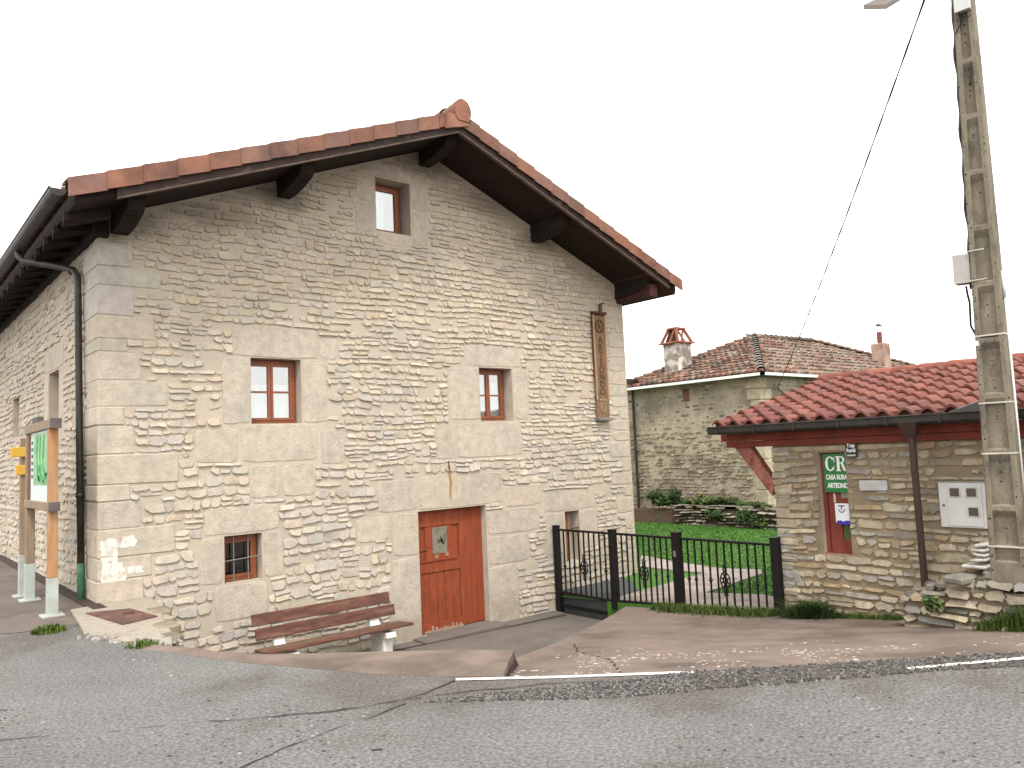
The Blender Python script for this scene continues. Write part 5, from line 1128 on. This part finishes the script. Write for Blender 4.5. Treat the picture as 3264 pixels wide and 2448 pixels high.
def bush(label, y, z, ry, rz, n, x=17.0, seed=1, cols=GR, size=.05):
    r_ = random.Random(seed); b = thing('bush', label, 'bush', (x, y, z - rz), 'bushes along the garden wall'); m = MB()
    for k in range(14): q_ = r_.uniform(.25, .7); leaves(m, (x + r_.uniform(-.1, .1), y + r_.uniform(-1, 1) * ry, z - rz * .5 + r_.uniform(-.4, 1.0) * rz * (1 - .5 * abs(k % 3 - 1))), (.14, ry * .5 * q_, rz * q_), n // 9, size * r_.uniform(.7, 1.3), [r_.choice(cols), r_.choice(cols)], r_)
    m.build('foliage', M_leaf, b, fix=False); m = MB()
    for k in range(5): m.tube([(x, y + r_.uniform(-.1, .1), z - rz), (x + r_.uniform(-.1, .1), y + r_.uniform(-.6, .6) * ry, z + r_.uniform(0, .5) * rz)], .008, 5)
    m.build('stems', M_bark, b)
bush('wide dark bush on the soil beside the big house corner', 4.95, -.02, .75, .28, 1500, seed=1)
bush('lighter yellowish bush growing on top of the garden wall', 3.5, -.12, .55, .20, 800, seed=2, cols=GR + [(.12, .14, .03), (.16, .16, .04)])
bush('small scruffy bush at the middle of the garden wall top', 2.75, -.10, .40, .16, 500, seed=3, cols=GR + [(.10, .09, .03)])
bush('dark ivy clump hanging down the face of the garden wall', 1.85, -.48, .40, .32, 900, x=16.70, seed=4)
bush('thin trailing plant on the garden wall face', 3.1, -.42, .32, .22, 420, x=16.70, seed=5)
bush('long low green growth spreading along the top of the garden wall', 4.0, -.16, 1.15, .16, 1500, x=17.05, seed=6, cols=GR + [(.07, .085, .02)])
bush('low brownish green growth at the right end of the garden wall', 2.2, -.20, .8, .13, 800, x=17.05, seed=7, cols=GR + [(.09, .08, .03)])
sp = thing('sapling', 'thin bare sapling stem standing on the soil bank by the farmhouse', 'sapling', (16.95, 5.55, -.5)); m = MB(); m.tube([(16.95, 5.55, -.5), (16.96, 5.56, .3)], .016, 6); m.tube([(16.96, 5.56, .1), (16.97, 5.45, .3)], .007, 5); m.build('trunk', pm('pale_bark', (.2, .16, .12), .9, .2, 9, .2), sp)

# ------------------------------------------------------------ grass
def blade(mb, x, y, z, h, w, rg, c, lean=.5):
    a = rg.uniform(0, 2 * math.pi); l_ = lean * h * rg.random(); dx, dy = math.cos(a) * l_, math.sin(a) * l_; px, py = -math.sin(a) * w, math.cos(a) * w
    m1 = (x + dx * .35, y + dy * .35, z + h * .6); n = len(mb.v)
    mb.v += [(x - px, y - py, z), (x + px, y + py, z), (m1[0] + px * .8, m1[1] + py * .8, m1[2]), (m1[0] - px * .8, m1[1] - py * .8, m1[2]), (x + dx, y + dy, z + h * .92)]
    mb.face((n, n + 1, n + 2, n + 3), 0, c); mb.face((n + 3, n + 2, n + 4), 0, c)
LG = [(0.0452, 0.1191, 0.0167), (0.0505, 0.1275, 0.0186), (0.0400, 0.1063, 0.0149), (0.0592, 0.1318, 0.0232)]
def inpoly(x, y, P):
    r_ = False; j = len(P) - 1
    for i in range(len(P)):
        if (P[i][1] > y) != (P[j][1] > y) and x < (P[j][0] - P[i][0]) * (y - P[i][1]) / (P[j][1] - P[i][1]) + P[i][0]: r_ = not r_
        j = i
    return r_
rg = random.Random(71); m = MB(); cnt = 0
while cnt < 42000:
    x = 7.6 + 9.3 * rg.random() ** 1.25; y = rg.uniform(-4.5, 6.5)
    if inpoly(x, y, FLAG1) or (x < 10.2 and y > -1.34) or (x < 9.8 and y > -.02): continue
    cnt += 1; k = 1 + (x - 7.6) * .10
    blade(m, x, y, lz(x, y) - .005, rg.uniform(.022, .045), .006 * k, rg, shade(rg.choice(LG), rg, .12), 1.0)
tag(m.build('lawn_grass', M_blade, fix=False), 'mown green lawn grass behind the black railings', kind='stuff')
def tuft(name, label, cat, x, y, z, r_, n, hr, cols, seed, group=None, w=.005, lean=1.0, sy=1.0):
    rg_ = random.Random(seed); m = MB()
    for i in range(n):
        a = rg_.uniform(0, 2 * math.pi); d_ = r_ * rg_.random() ** .7; hh = rg_.uniform(*hr) * (1.1 - .5 * d_ / r_)
        blade(m, x + math.cos(a) * d_, y + math.sin(a) * d_ * sy, (z(x, y) if callable(z) else z) - .01, hh, w, rg_, shade(rg_.choice(cols), rg_, .25), lean)
    return tag(m.build(name, M_blade, fix=False), label, cat, group)
TG = [(.055, .095, .016), (.045, .078, .014), (.085, .105, .024), (.035, .055, .014)]
tuft('grass_tuft', 'small bright grass tuft beside the notice board post', 'grass tuft', -.72, -1.22, ZR, .16, 420, (.04, .12), [(.07, .115, .015), (.09, .13, .02), (.05, .08, .015)], 1, 'grass tufts by the road', .006)
tuft('grass_tuft', 'small weed tuft at the front tip of the broken slab', 'grass tuft', -.22, -2.72, ZR, .14, 240, (.03, .10), [(.07, .105, .015), (.05, .08, .015)], 2, 'grass tufts by the road', .006)
gb = tuft('grass_bush', 'big dark green grass clump at the foot of the outbuilding wall', 'grass clump', 7.36, -5.10, -.86, .30, 2600, (.18, .42), [(.022, .048, .012), (.030, .060, .014), (.018, .036, .010), (.05, .07, .02)], 3, None, .006, 1.3, 1.25)
m = MB(); rg = random.Random(91)
for i in range(8600):          # grass under the railing, along the outbuilding and by the dry stone wall
    t = rg.random()
    if t < .50:
        y = rg.uniform(-4.6, -2.45); x = 7.50 - abs(rg.gauss(0, .20)) * (1.0 if y < -2.8 else .6); hh = (.05, .15)
    elif t < .72: y = rg.uniform(-6.6, -5.0); x = 7.52 - abs(rg.gauss(0, .09)); hh = (.03, .09)
    else: y = rg.uniform(-9.0, -7.42); x = 6.62 - abs(rg.gauss(0, .10)); hh = (.06, .12 + .24 * min(1, (-7.40 - y) / .5))
    blade(m, x, y, rampz(x, y) - .01, rg.uniform(*hh), .006, rg, shade(rg.choice(TG), rg, .3), 1.0)
tag(m.build('verge_grass', M_blade, fix=False), 'rough grass strip along the foot of the railings and walls', kind='stuff')
wd = thing('weed', 'dark leafy weed growing out of the dry stone wall', 'weed', (6.5, -7.0, -.25)); m = MB(); leaves(m, (6.52, -6.98, -.22), (.06, .10, .10), 140, .035, GR, random.Random(5)); m.build('foliage', M_leaf, wd, fix=False)
